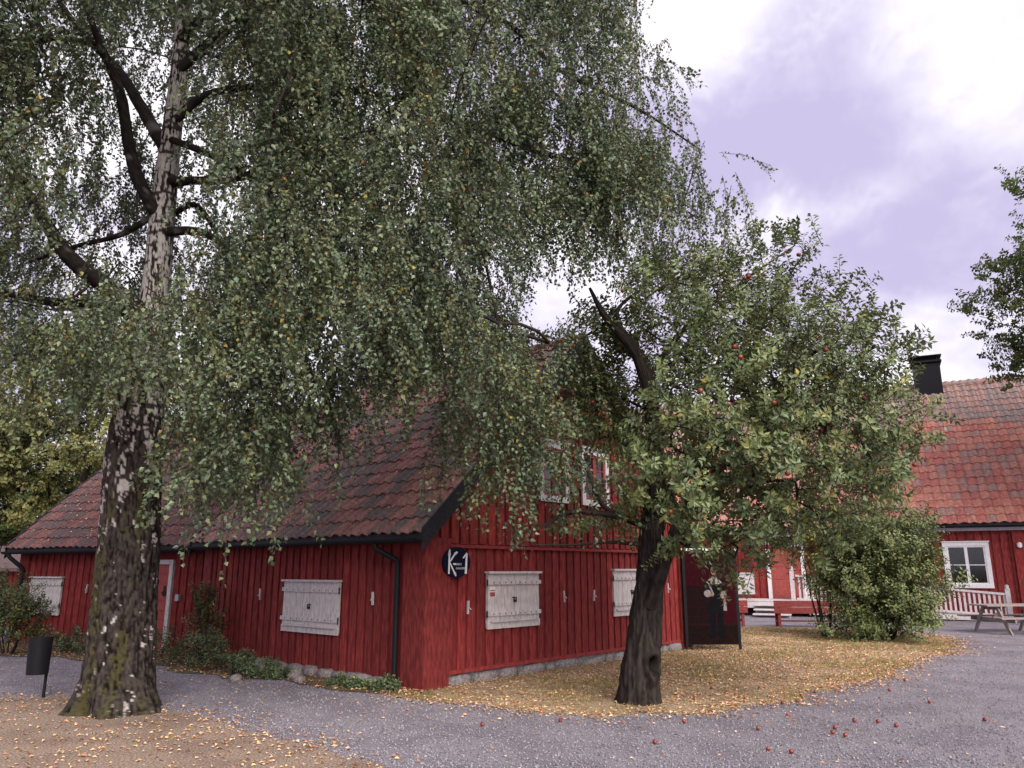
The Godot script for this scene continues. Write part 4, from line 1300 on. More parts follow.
func make_bushes():
	bush("lilac_bush", "big round green bush beside the picnic table at the lawn's edge", "bush", Vector3(9.25, 0, -19.9), Vector3(1.4, 1.42, 1.3), 230, 11, Color(0.125, 0.155, 0.058), 0.085, 0.03, 601, 0.06, 0.42, 9)
	bush("lilac_bush", "loose yellow green bush with bare stems leaning left of the round bush", "bush", Vector3(8.05, 0, -20.6), Vector3(0.75, 1.1, 0.7), 46, 8, Color(0.17, 0.16, 0.045), 0.08, 0.10, 602, 0.9, 0.42, 6)
	bush("corner_bush", "leafy bush with pale pink tips at the far corner of the wing", "bush", Vector3(-10.35, 0, -16.6), Vector3(0.55, 0.65, 0.5), 46, 8, Color(0.084, 0.112, 0.042), 0.06, 0.12, 603, 0.05, 0.3, 6)
	bush("corner_bush", "taller green bush at the edge of the path before the shed", "bush", Vector3(-12.75, 0, -18.4), Vector3(0.95, 0.72, 0.8), 70, 9, Color(0.077, 0.105, 0.039), 0.075, 0.08, 604, 0.05, 0.36, 6)
	bush("climbing_shrub", "thin tall shrub climbing the dark joint between cottage and wing", "shrub", Vector3(-5.75, 0, -15.05), Vector3(0.22, 0.62, 0.2), 26, 5, Color(0.077, 0.105, 0.042), 0.055, 0.12, 605, 0.1, 0.26, 4)
	# low weeds along the foot of the walls
	var k := 0
	for w in [[-5.15, -13.95, 0.34, 0.24, "low weeds with broad leaves at the foot of the climbing shrub"], [-5.75, -14.5, 0.42, 0.30, "thick broad leaved weeds beside the wing's plank door"], [-4.5, -13.5, 0.30, 0.13, ""], [-4.1, -13.15, 0.28, 0.11, ""], [-3.75, -12.95, 0.2, 0.07, ""], [-6.4, -15.1, 0.4, 0.28, ""], [-2.6, -12.2, 0.14, 0.05, ""], [-2.25, -11.98, 0.16, 0.05, ""], [-8.2, -16.4, 0.5, 0.24, ""], [-8.9, -16.7, 0.45, 0.22, ""], [-9.5, -16.8, 0.4, 0.2, ""], [-7.6, -16.2, 0.4, 0.2, ""], [-1.8, -11.72, 0.16, 0.07, ""]]:
		bush("weed", w[4] if w[4] else "low green weeds growing along the foot of the red wall", "weed", Vector3(w[0], 0, w[1]), Vector3(w[2], w[3], w[2] * 0.7), 20, 5, Color(0.10, 0.135, 0.065), 0.05, 0.05, 620 + k, 0.0, clampf(w[3] * 0.9, 0.05, 0.16), 5, "weeds along the wall foot", 9)
		k += 1

# ---------------------------------------------------------------- things in the yard
func long_bench(at: Vector3, turn: float, length: float, label: String):
	var t := thing("bench", label, "bench", Transform3D(Basis(Vector3.UP, turn), at), "red benches before the house steps")
	for k in 2:   # backrest towards the lawn (+z)
		var b := Mb.new()
		b.box(Vector3(-length / 2, 0.40 + k * 0.19, 0.0), Vector3(length / 2, 0.40 + k * 0.19 + 0.18, 0.035), Transform3D.IDENTITY, Color.WHITE, 0.01)
		put("back_plank", b, M.bench_red, t)
	for k in 3:
		var b := Mb.new()
		b.box(Vector3(-length / 2, 0.40, -0.46 + k * 0.145), Vector3(length / 2, 0.435, -0.46 + k * 0.145 + 0.135), Transform3D.IDENTITY, Color.WHITE, 0.008)
		put("seat_plank", b, M.bench_red, t)
	for x in [-length / 2 + 0.15, length / 2 - 0.15]:
		var l := Mb.new()
		l.box(Vector3(x - 0.04, 0.0, -0.07), Vector3(x + 0.04, 0.76, -0.001), Transform3D.IDENTITY, Color.WHITE, 0.008)
		put("leg", l, M.bench_red, t)
		var q := Mb.new()
		q.box(Vector3(x - 0.04, 0.0, -0.44), Vector3(x + 0.04, 0.398, -0.36), Transform3D.IDENTITY, Color.WHITE, 0.008)
		put("leg", q, M.bench_red, t)
		var s := Mb.new()
		s.box(Vector3(x - 0.035, 0.14, -0.358), Vector3(x + 0.035, 0.20, -0.071))
		put("stretcher", s, M.bench_red, t)
	var r := Mb.new()
	r.box(Vector3(-length / 2 + 0.2, 0.15, -0.24), Vector3(length / 2 - 0.2, 0.19, -0.19))
	put("rail", r, M.bench_red, t)

func make_yard_things():
	rng.seed = 2024
	long_bench(Vector3(6.45, 0, -24.4), 0.06, 1.5, "short red bench standing behind the portrait board")
	long_bench(Vector3(9.15, 0, -24.0), -0.10, 2.5, "long red bench with plank back before the porch steps")
	# picnic table
	var t := thing("picnic_table", "weathered grey wooden picnic table with joined benches on the gravel", "table", Transform3D(Basis(Vector3.UP, deg_to_rad(7)), Vector3(13.75, 0, -21.95)))
	for k in 5:
		var b := Mb.new()
		b.box(Vector3(-1.05, 0.72, -0.40 + k * 0.16), Vector3(1.05, 0.76, -0.40 + k * 0.16 + 0.15), Transform3D.IDENTITY, Color.WHITE, 0.006)
		put("top_plank", b, M.table_wood, t)
	for s in [-1, 1]:
		for k in 2:
			var b := Mb.new()
			b.box(Vector3(-1.05, 0.41, s * 0.72 - 0.14 + k * 0.145), Vector3(1.05, 0.45, s * 0.72 - 0.14 + k * 0.145 + 0.135), Transform3D.IDENTITY, Color.WHITE, 0.006)
			put("seat_plank", b, M.table_wood, t)
	for x in [-0.68, 0.68]:
		for s in [-1, 1]:
			var l := Mb.new()
			l.prism(PackedVector2Array([Vector2(-0.05, 0), Vector2(0.05, 0), Vector2(0.05, 0.86), Vector2(-0.05, 0.86)]), -0.022, 0.022, Transform3D(Basis(Vector3(0, 0, 1), Vector3(0, 0.85, -s * 0.52), Vector3(1, 0, 0)), Vector3(x, 0.0, s * 0.68)))
			put("leg", l, M.table_wood, t)
		var c := Mb.new()
		c.box(Vector3(x + 0.024, 0.31, -0.84), Vector3(x + 0.062, 0.405, 0.84))
		c.box(Vector3(x + 0.024, 0.62, -0.38), Vector3(x + 0.062, 0.715, 0.38))
		put("cross_beam", c, M.table_wood, t)
		var d := Mb.new()
		d.rod(Vector3(x * 0.92, 0.40, 0), Vector3(x * 0.3, 0.715, 0), 0.03, 6)
		put("brace", d, M.table_wood, t)
	# planter with flowers by the ramp
	var p := thing("planter", "brown wooden planter box with pink flowers at the end of the ramp rail", "planter", Transform3D(Basis(Vector3.UP, deg_to_rad(-25)), Vector3(17.1, 0, -25.3)))
	var b := Mb.new()
	b.box(Vector3(-0.55, 0.42, -0.2), Vector3(0.55, 0.80, 0.2), Transform3D.IDENTITY, Color.WHITE, 0.01)
	put("box", b, mat(lin(0.10, 0.035, 0.03), lin(0.16, 0.06, 0.05), 0.85, Vector3(1, 1, 1), 0.03, 0.0, 91), p)
	for x in [-0.48, 0.48]:
		for z in [-0.14, 0.14]:
			var l := Mb.new()
			l.box(Vector3(x - 0.04, 0, z - 0.04), Vector3(x + 0.04, 0.42, z + 0.04))
			put("leg", l, M.red_door, p)
	var xfs := []
	for k in 46: xfs.append(aimed(Vector3(rng.randf_range(-0.5, 0.5), 0.8, rng.randf_range(-0.15, 0.15)), Vector3(rng.randf_range(-0.7, 0.7), 1, rng.randf_range(-0.7, 0.7)), rng.randf_range(0.6, 1.3) * (1.7 if k % 5 == 0 else 1.0)))
	multi("foliage", shoot(71, Color(0.09, 0.12, 0.035), 0.4, 14, 0.09, 0.055, 0.06), M.apple_leaf, xfs, [], p)
	rng.seed = 2025
	var fm := Mb.new()
	for k in 6:
		var an := TAU * k / 6
		leaf(fm, Vector3.ZERO, Vector3(cos(an), 0.25, sin(an)).normalized(), Vector3.UP, 0.055, 0.05, Color(0.55, 0.09, 0.22), 0.1, 0.65)
	var flower := fm.mesh()
	for k in 9: put("flower", flower, M.litter, p, aimed(Vector3(rng.randf_range(-0.45, 0.5), rng.randf_range(0.95, 1.15), rng.randf_range(-0.1, 0.25)), Vector3(rng.randf_range(-0.5, 0.5), 0.6, 0.7), 1.0))
	# litter bin on a post
	var bin := thing("litter_bin", "black metal litter bin on a thin post beside the birch", "bin", Transform3D(Basis(Vector3.UP, 0.25), Vector3(-6.32, 0, -10.95)))
	var po := Mb.new()
	po.rod(Vector3(0.02, -0.05, -0.12), Vector3(0.02, 0.74, -0.12), 0.02, 12)
	put("post", po, M.black, bin)
	var bo := Mb.new()
	# tapered tub, flat back, rounded front, open at the top
	var prof := []
	for k in 15:
		var an := PI * k / 14.0
		prof.append(Vector2(cos(an) * 0.15 - 0.09, sin(an) * 0.17))
	for k in prof.size():
		var u: Vector2 = prof[k]; var w: Vector2 = prof[(k + 1) % prof.size()]
		var lo := 0.9
		bo.quad(Vector3(w.x * lo, 0.32, w.y * lo - 0.09), Vector3(u.x * lo, 0.32, u.y * lo - 0.09), Vector3(u.x, 0.80, u.y - 0.09), Vector3(w.x, 0.80, w.y - 0.09))
		bo.quad(Vector3(u.x * 0.86, 0.33, u.y * 0.86 - 0.083), Vector3(w.x * 0.86, 0.33, w.y * 0.86 - 0.083), Vector3(w.x * 0.95, 0.80, w.y * 0.95 - 0.085), Vector3(u.x * 0.95, 0.80, u.y * 0.95 - 0.085))
		bo.quad(Vector3(u.x, 0.80, u.y - 0.09), Vector3(u.x * 0.95, 0.80, u.y * 0.95 - 0.085), Vector3(w.x * 0.95, 0.80, w.y * 0.95 - 0.085), Vector3(w.x, 0.80, w.y - 0.09))
		bo.tri(Vector3(0, 0.32, -0.03), Vector3(u.x * lo, 0.32, u.y * lo - 0.09), Vector3(w.x * lo, 0.32, w.y * lo - 0.09))
	put("tub", bo, M.black, bin)
	# lantern on a post at the end of the wing
	var la := thing("lantern_post", "black lantern on an iron post beyond the wing's corner", "lantern", Transform3D(Basis.IDENTITY, Vector3(-13.35, 0, -20.3)))
	var lp := Mb.new()
	lp.rod(Vector3(0, -0.05, 0), Vector3(0, 1.95, 0), 0.035, 12)
	lp.tube(PackedVector3Array([Vector3(0, 0, 0), Vector3(0, 0.15, 0), Vector3(0, 0.2, 0)]), PackedFloat32Array([0.08, 0.07, 0.036]), 12)
	put("post", lp, M.iron, la)
	var lg := Mb.new()
	lg.tube(PackedVector3Array([Vector3(0, 1.97, 0), Vector3(0, 2.30, 0)]), PackedFloat32Array([0.09, 0.14]), 6)
	put("glass", lg, M.glass, la)
	var lc := Mb.new()
	lc.tube(PackedVector3Array([Vector3(0, 2.30, 0), Vector3(0, 2.32, 0), Vector3(0, 2.42, 0), Vector3(0, 2.48, 0)]), PackedFloat32Array([0.19, 0.19, 0.07, 0.02]), 6)
	lc.tube(PackedVector3Array([Vector3(0, 1.94, 0), Vector3(0, 1.97, 0)]), PackedFloat32Array([0.07, 0.11]), 6)
	for k in 6:
		var an := TAU * k / 6
		lc.rod(Vector3(cos(an) * 0.095, 1.96, sin(an) * 0.095), Vector3(cos(an) * 0.145, 2.31, sin(an) * 0.145), 0.008, 5)
	put("cap", lc, M.iron, la)

# ---------------------------------------------------------------- sign and portrait board
func make_signs():
	var hx := Transform3D(Basis(Vector3.UP, deg_to_rad(49)), Vector3(-1.275, 0, -11.78))
	var s := thing("round_sign", "round dark blue sign reading K-1 on the cottage gable", "sign", hx * Transform3D(Basis.IDENTITY, Vector3(0.50, 1.80, 0.125)) * Transform3D(Basis.from_scale(Vector3(1.12, 0.86, 1)), Vector3.ZERO))
	var navy := plain(lin(0.006, 0.007, 0.02), 0.75)
	navy.metallic_specular = 0.2
	var d := Mb.new()
	var ring := PackedVector2Array()
	for k in 40: ring.append(Vector2(cos(TAU * k / 40), sin(TAU * k / 40)) * 0.265)
	d.prism(ring, -0.015, 0.015)
	d.box(Vector3(-0.05, -0.05, -0.13), Vector3(0.05, 0.05, -0.014))
	put("disc", d, navy, s)
	var wm := plain(lin(0.70, 0.68, 0.74), 0.6)
	var stroke := func(m: Mb, a: Vector2, b: Vector2, w0: float, w1: float):
		var q := (b - a).orthogonal().normalized()
		m.prism(PackedVector2Array([a + q * w0, a - q * w0, b - q * w1, b + q * w1]) if (b - a).cross(-q) > 0 and false else PackedVector2Array([a - q * w0, a + q * w0, b + q * w1, b - q * w1]), 0.013, 0.021)
	# letter K drawn as arrows and bars
	var kk := Mb.new()
	stroke.call(kk, Vector2(-0.155, -0.20), Vector2(-0.150, 0.19), 0.013, 0.014)
	stroke.call(kk, Vector2(-0.150, 0.12), Vector2(-0.145, 0.225), 0.026, 0.006)
	stroke.call(kk, Vector2(-0.138, 0.01), Vector2(-0.03, 0.165), 0.011, 0.013)
	stroke.call(kk, Vector2(-0.045, 0.145), Vector2(0.0, 0.18), 0.024, 0.012)
	stroke.call(kk, Vector2(-0.138, -0.01), Vector2(-0.03, -0.215), 0.011, 0.013)
	stroke.call(kk, Vector2(-0.045, -0.18), Vector2(-0.02, -0.24), 0.022, 0.008)
	put("letter", kk, wm, s)
	var one := Mb.new()
	stroke.call(one, Vector2(0.17, -0.20), Vector2(0.185, 0.16), 0.020, 0.015)
	stroke.call(one, Vector2(0.115, 0.075), Vector2(0.19, 0.165), 0.012, 0.012)
	put("digit", one, wm, s)
	var dash := Mb.new()
	stroke.call(dash, Vector2(-0.075, -0.028), Vector2(-0.02, -0.028), 0.012, 0.012)
	put("dash", dash, wm, s)
	var font := SystemFont.new(); font.font_names = PackedStringArray(["Droid Sans"])
	for q in [["KONST", 0.015, -0.035], ["GALLERI", 0.065, -0.105]]:
		var tx := TextMesh.new()
		tx.text = q[0]; tx.font = font; tx.font_size = 16; tx.pixel_size = 0.0029; tx.depth = 0.004
		put("lettering", tx, wm, s, Transform3D(Basis.IDENTITY, Vector3(q[1], q[2], 0.017)))
	# portrait board standing at the corner of the gable
	var w := 1.12; var h := 1.95
	var b := thing("portrait_board", "tall dark red board with printed figure in black dress and white collar", "poster board", Transform3D(Basis(Vector3.UP, deg_to_rad(4)), Vector3(4.33, 0, -17.35)))
	var fr := Mb.new()
	fr.box(Vector3(-w / 2, 0.12, -0.02), Vector3(w / 2, 0.12 + h, 0.02), Transform3D.IDENTITY, Color.WHITE, 0.006)
	put("board", fr, M.black, b)
	for x in [-w / 2 - 0.025, w / 2 + 0.025]:
		var p := Mb.new()
		p.box(Vector3(x - 0.024, 0, -0.028), Vector3(x + 0.024, 0.14 + h, 0.028), Transform3D.IDENTITY, Color.WHITE, 0.005)
		put("post", p, M.black, b)
	var cp := Mb.new()
	cp.box(Vector3(-w / 2 - 0.06, 0.141 + h, -0.05), Vector3(w / 2 + 0.06, 0.19 + h, 0.05), Transform3D.IDENTITY, Color.WHITE, 0.008)
	put("top_strip", cp, M.white, b)
	var qm := QuadMesh.new(); qm.size = Vector2(w - 0.03, h - 0.03)
	var pm := StandardMaterial3D.new()
	pm.albedo_texture = ImageTexture.create_from_image(portrait())
	pm.roughness = 0.75; pm.metallic_specular = 0.2
	put("print", qm, pm, b, Transform3D(Basis.IDENTITY, Vector3(0, 0.12 + h / 2, 0.0225)))

func portrait() -> Image:
	var W := 192; var H := 320
	var img := Image.create(W, H, false, Image.FORMAT_RGB8)
	var f := fnl(0.05, 44, 4)
	var ell := func(p: Vector2, c: Vector2, r: Vector2) -> bool: return ((p - c) / r).length() < 1.0
	for y in H:
		for x in W:
			var p := Vector2(x, y)
			var nz := f.get_noise_2d(x, y)
			var c := Color(0.24, 0.02, 0.07) * (1.0 + 0.3 * nz)
			# dark panelling to the left, dark floor
			if x < 84 and y > 118 and y < 250: c = Color(0.13, 0.045, 0.065) * (1.0 + 0.3 * nz + (0.5 if y % 32 < 2 or x % 42 < 2 else 0.0))
			if y > 255: c = Color(0.12, 0.05, 0.05) * (1.0 + 0.6 * nz)
			if y > 248 and y <= 255: c = Color(0.2, 0.06, 0.07)
			# dark breeches and feet
			for s in [-1, 1]:
				if absf(x - (112 + s * 15)) < 13 - (y - 215) * 0.03 and y > 205 and y < 292: c = Color(0.05, 0.05, 0.085) * (1.0 + 0.6 * nz)
				if ell.call(p, Vector2(112 + s * 19, 294), Vector2(15, 6)): c = Color(0.05, 0.04, 0.05)
			# coat, wider at the hem
			var half := 20.0 + clampf((y - 100) * 0.02, 0, 3) + clampf((y - 160) * 0.22, 0, 12)
			if y > 96 and y < 212 and absf(x - 110) < half: c = Color(0.06, 0.06, 0.085) * (1.0 + 0.7 * f.get_noise_2d(x * 4.0, y * 0.6))
			# arms
			for s in [-1, 1]:
				var t := clampf((y - 98) / 62.0, 0, 1)
				if y > 96 and y < 160 and absf(x - (110 + s * (20 + 17 * sin(t * 2.0)))) < 9: c = Color(0.055, 0.055, 0.08) * (1.0 + 0.5 * nz)
			# white sleeves and hands, falling cuff
			if ell.call(p, Vector2(83, 145), Vector2(15, 13)): c = Color(0.78, 0.72, 0.72) * (0.9 + 0.25 * nz)
			if ell.call(p, Vector2(144, 150), Vector2(13, 14)): c = Color(0.76, 0.70, 0.70) * (0.9 + 0.25 * nz)
			if ell.call(p, Vector2(100, 150), Vector2(7, 6)): c = Color(0.68, 0.50, 0.45)
			if ell.call(p, Vector2(147, 168), Vector2(5, 9)): c = Color(0.66, 0.48, 0.44)
			if absf(x - 148) < 5 + (y - 175) * 0.06 and y > 174 and y < 206: c = Color(0.70, 0.66, 0.68)
			# wide white collar, sash
			if y > 86 and y < 116 and absf(x - 110) < 11 + (y - 86) * 0.95 and y < 116 - absf(absf(x - 110) - 13) * 0.5: c = Color(0.82, 0.78, 0.79) * (0.95 + 0.2 * nz)
			if absf((x - 92) - (y - 118) * 0.45) < 3 and y > 112 and y < 150: c = Color(0.7, 0.66, 0.68)
			# neck, head, hair
			if absf(x - 111) < 8 and y > 76 and y < 92: c = Color(0.62, 0.45, 0.40)
			if ell.call(p, Vector2(111, 60), Vector2(21, 25)): c = Color(0.13, 0.085, 0.06) * (1.0 + 0.6 * nz)
			if ell.call(p, Vector2(112, 65), Vector2(12.5, 17)): c = Color(0.74, 0.56, 0.50) * (1.0 + 0.1 * nz)
			if absf(absf(x - 112) - 5) < 2 and absf(y - 62) < 1.2: c = Color(0.15, 0.1, 0.1)
			if absf(x - 112) < 4 and absf(y - 74) < 1.0: c = Color(0.5, 0.22, 0.22)
			if ell.call(p, Vector2(111, 44), Vector2(26, 7)) or ell.call(p, Vector2(111, 38), Vector2(15, 11)): c = Color(0.07, 0.06, 0.08)
			c = Color(c.r * 0.72, c.g * 0.72, c.b * 0.72, 1.0)
			img.set_pixel(x, y, c)
	return img

# ---------------------------------------------------------------- fallen leaves, grass, gravel stones, fruit
func make_litter():
	rng.seed = 31
	var lm := []
	for v in 3:
		var m := Mb.new()
		leaf(m, Vector3(-0.03, 0.004, 0), Vector3(1, 0.05 + 0.1 * v, 0).normalized(), Vector3.UP, 0.062, 0.046, Color.WHITE, 0.12 + 0.12 * v, 0.42)
		lm.append(m.mesh())
	var f := fnl(0.35, 61, 3)
	var A := [[], [], []]; var C := [[], [], []]
	var tones := [Color(0.62, 0.37, 0.20), Color(0.54, 0.27, 0.15), Color(0.66, 0.45, 0.29), Color(0.46, 0.21, 0.13), Color(0.58, 0.42, 0.31), Color(0.31, 0.17, 0.11), Color(0.66, 0.46, 0.22)]
	var drop := func(p: Vector2, y: float, s: float):
		var v := rng.randi() % 3
		var b := Basis(Vector3.UP, rng.randf() * TAU) * Basis(Vector3.RIGHT, rng.randf_range(-0.35, 0.35))
		A[v].append(Transform3D(b.scaled(Vector3(s, s, s)), Vector3(p.x, y, p.y)))
		var k := rng.randf_range(0.75, 1.2)
		var c: Color = tones[rng.randi() % tones.size()]
		C[v].append(Color(c.r * k, c.g * k, c.b * k))
	# thick under the apple tree
	var n := 0
	while n < 24000:
		var p := Vector2(rng.randf_range(-1.8, 11.5), rng.randf_range(-24.5, -9.3))
		if not Geometry2D.is_point_in_polygon(p, lawn_poly): continue
		var d := (p - Vector2(4.2, -14.5)).length()
		if rng.randf() > clampf(1.15 - d * 0.075 + 0.9 * f.get_noise_2d(p.x * 2.0, p.y * 2.0), 0.12, 1.0): continue
		drop.call(p, 0.014, rng.randf_range(0.4, 0.9)); n += 1
	# thin on the gravel
	n = 0
	while n < 3800:
		var p := Vector2(rng.randf_range(-14, 13), rng.randf_range(-24, -5.5))
		var edge := 1e9
		for k in range(0, lawn_poly.size(), 5): edge = minf(edge, p.distance_to(lawn_poly[k]))
		var pr := 0.10 + 0.9 * exp(-edge / 0.35) + (0.22 if p.x < -1.5 else 0.0)
		if rng.randf() > pr * (0.8 + f.get_noise_2d(p.x * 3, p.y * 3)): continue
		drop.call(p, 0.009, rng.randf_range(0.5, 0.95)); n += 1
	# blown across the edges of lawn and bare earth
	for poly in [lawn_poly, dirt_poly]:
		for k in 5200 if poly == lawn_poly else 2600:
			var q: Vector2 = poly[rng.randi() % poly.size()]
			if q.y > -4.0 or q.y < -23.0: continue
			drop.call(q + Vector2(rng.randfn(), rng.randfn()) * 0.24, 0.016, rng.randf_range(0.5, 1.0))
	# on the bare earth, along the wall foot
	n = 0
	while n < 2600:
		var p := Vector2(rng.randf_range(-11, -0.5), rng.randf_range(-11.3, -5.0))
		if not Geometry2D.is_point_in_polygon(p, dirt_poly): continue
		if rng.randf() > 0.5 + 1.2 * f.get_noise_2d(p.x * 1.5, p.y * 1.5): continue
		drop.call(p, 0.016, rng.randf_range(0.5, 0.95)); n += 1
	n = 0
	while n < 3000:
		var p := Vector2(rng.randf_range(-12, -0.8), rng.randf_range(-19, -11.0))
		if not Geometry2D.is_point_in_polygon(p, strip_poly): continue
		drop.call(p, 0.018, rng.randf_range(0.5, 1.0)); n += 1
	# caught on the tiles of the two near roofs
	for rf in [[Transform3D(Basis(Vector3.UP, deg_to_rad(49)), Vector3(-1.275, 0, -11.78)), 2.38, -6.5, 0.1, 260], [Transform3D(Basis(Vector3.UP, deg_to_rad(66)), Vector3(-7.8, 0, -17.7)), 2.36, -4.8, 2.0, 320]]:
		for k in rf[4]:
			var x := rng.randf_range(-0.2, 3.4); var z := rng.randf_range(rf[2], rf[3])
			var v := rng.randi() % 3
			var sc := rng.randf_range(0.6, 1.1)
			A[v].append((rf[0] as Transform3D) * Transform3D(Basis(Vector3.BACK, 0.75) * Basis(Vector3.UP, rng.randf() * TAU).scaled(Vector3(sc, sc, sc)), Vector3(x, rf[1] + 0.93 * x + 0.20, z)))
			var cc: Color = tones[rng.randi() % tones.size()]
			C[v].append(cc)
	for v in 3:
		var o := multi("fallen_leaves", lm[v], M.litter, A[v], C[v])
		tag(o, "yellow and brown fallen leaves scattered over lawn, gravel and earth", "fallen leaves", "", "stuff")
	# grass on the worn lawn
	var gm := Mb.new()
	for k in 9:
		var an := rng.randf() * TAU; var o := Vector3(rng.randf_range(-0.03, 0.03), 0, rng.randf_range(-0.03, 0.03))
		var h := rng.randf_range(0.02, 0.05)
		var tip := o + Vector3(cos(an) * h * 0.8, h, sin(an) * h * 0.8)
		var s := Vector3(-sin(an), 0, cos(an)) * 0.003
		gm.tri(o - s, o + s, tip, Color.WHITE)
	var gx := []; var gc := []
	while gx.size() < 12000:
		var p := Vector2(rng.randf_range(-1.8, 11.5), rng.randf_range(-24.5, -9.6))
		if not Geometry2D.is_point_in_polygon(p, lawn_poly): continue
		if rng.randf() > 0.25 + 0.05 * (-p.y - 12.0) + 1.2 * f.get_noise_2d(p.x * 1.3 + 50, p.y * 1.3): continue
		var s := rng.randf_range(0.7, 1.5)
		gx.append(Transform3D(Basis(Vector3.UP, rng.randf() * TAU).scaled(Vector3(s, s, s)), Vector3(p.x, 0.009, p.y)))
		var k := rng.randf()
		gc.append(Color(0.16, 0.15, 0.05).lerp(Color(0.34, 0.25, 0.12), k * 0.9))
	tag(multi("grass", gm.mesh(), M.litter, gx, gc), "short dry yellow green grass of the worn lawn", "grass", "", "stuff")
	# gravel stones
	var pm := Mb.new()
	var oc := [Vector3(1, 0, 0), Vector3(0, 0, 1), Vector3(-1, 0, 0.1), Vector3(0.1, 0, -1)]
	for k in 4:
		pm.tri(oc[k], Vector3(0.1, 0.75, 0), oc[(k + 1) % 4] * 0.9)
		pm.tri(oc[k], oc[(k + 1) % 4] * 0.9, Vector3(0, -0.6, 0))
	for k in pm.n.size():
		if pm.n[k].dot(pm.v[k]) < 0: pm.n[k] = -pm.n[k]
	for t in range(0, pm.i.size(), 3):
		var u := pm.v[pm.i[t]]; var w := pm.v[pm.i[t + 1]]; var x := pm.v[pm.i[t + 2]]
		if (x - u).cross(w - u).dot(u + w + x) < 0:
			var s := pm.i[t + 1]; pm.i[t + 1] = pm.i[t + 2]; pm.i[t + 2] = s
	var px := []; var pc := []
	var tries := 0
	while px.size() < 60000 and tries < 400000:
		tries += 1
		var d := 6.2 + 11.0 * pow(rng.randf(), 1.5)
		var p := Vector2(rng.randf_range(-0.75, 0.75) * d, -d)
		if rng.randf() < 0.12:   # trodden into the edges
			var e: Vector2 = lawn_poly[rng.randi() % lawn_poly.size()] if rng.randf() < 0.6 else dirt_poly[rng.randi() % dirt_poly.size()]
			p = e + Vector2(rng.randfn(), rng.randfn()) * 0.13
		elif Geometry2D.is_point_in_polygon(p, lawn_poly) or Geometry2D.is_point_in_polygon(p, strip_poly): continue
		elif Geometry2D.is_point_in_polygon(p, dirt_poly) and rng.randf() > 0.06: continue
		var s := rng.randf_range(0.005, 0.012) * (1.5 if rng.randf() < 0.06 else 1.0)
		px.append(Transform3D(Basis(Vector3(rng.randf(), rng.randf(), rng.randf()).normalized(), rng.randf() * TAU).scaled(Vector3(s, s, s)), Vector3(p.x, 0.010, p.y)))
		var k := rng.randf_range(0.11, 0.35)
		pc.append(Color(k * 1.0, k * 0.94, k * 1.05))
	tag(multi("gravel_stones", pm.mesh(), M.pebble, px, pc), "small loose grey stones on the gravel path", "gravel stones", "", "stuff")
	# windfall apples
	var am := apple_mesh(0.023)
	for q in APPLES:
		var o := put("windfall_apple", am, M.fruit, null, Transform3D(Basis(Vector3(rng.randf_range(-1, 1), 0, rng.randf_range(-1, 1)).normalized(), rng.randf_range(0.3, 1.6)), Vector3(q[0], 0.030, q[1])))
		tag(o, "small red windfall apple lying on the gravel or lawn", "apple", "windfall apples under the apple tree")
	# loose stones at the wall foot
	for q in STONES:
		var o := put("boulder", stone_mesh(Vector3(q[2], q[2] * 0.55, q[2] * 0.75), rng.randi() % 999), M.stone, null, Transform3D(Basis(Vector3.UP, rng.randf() * TAU), Vector3(q[0], q[2] * 0.3, q[1])))
		tag(o, "rounded grey stone lying against the foot of the cottage wall", "stone", "stones at the wall foot")

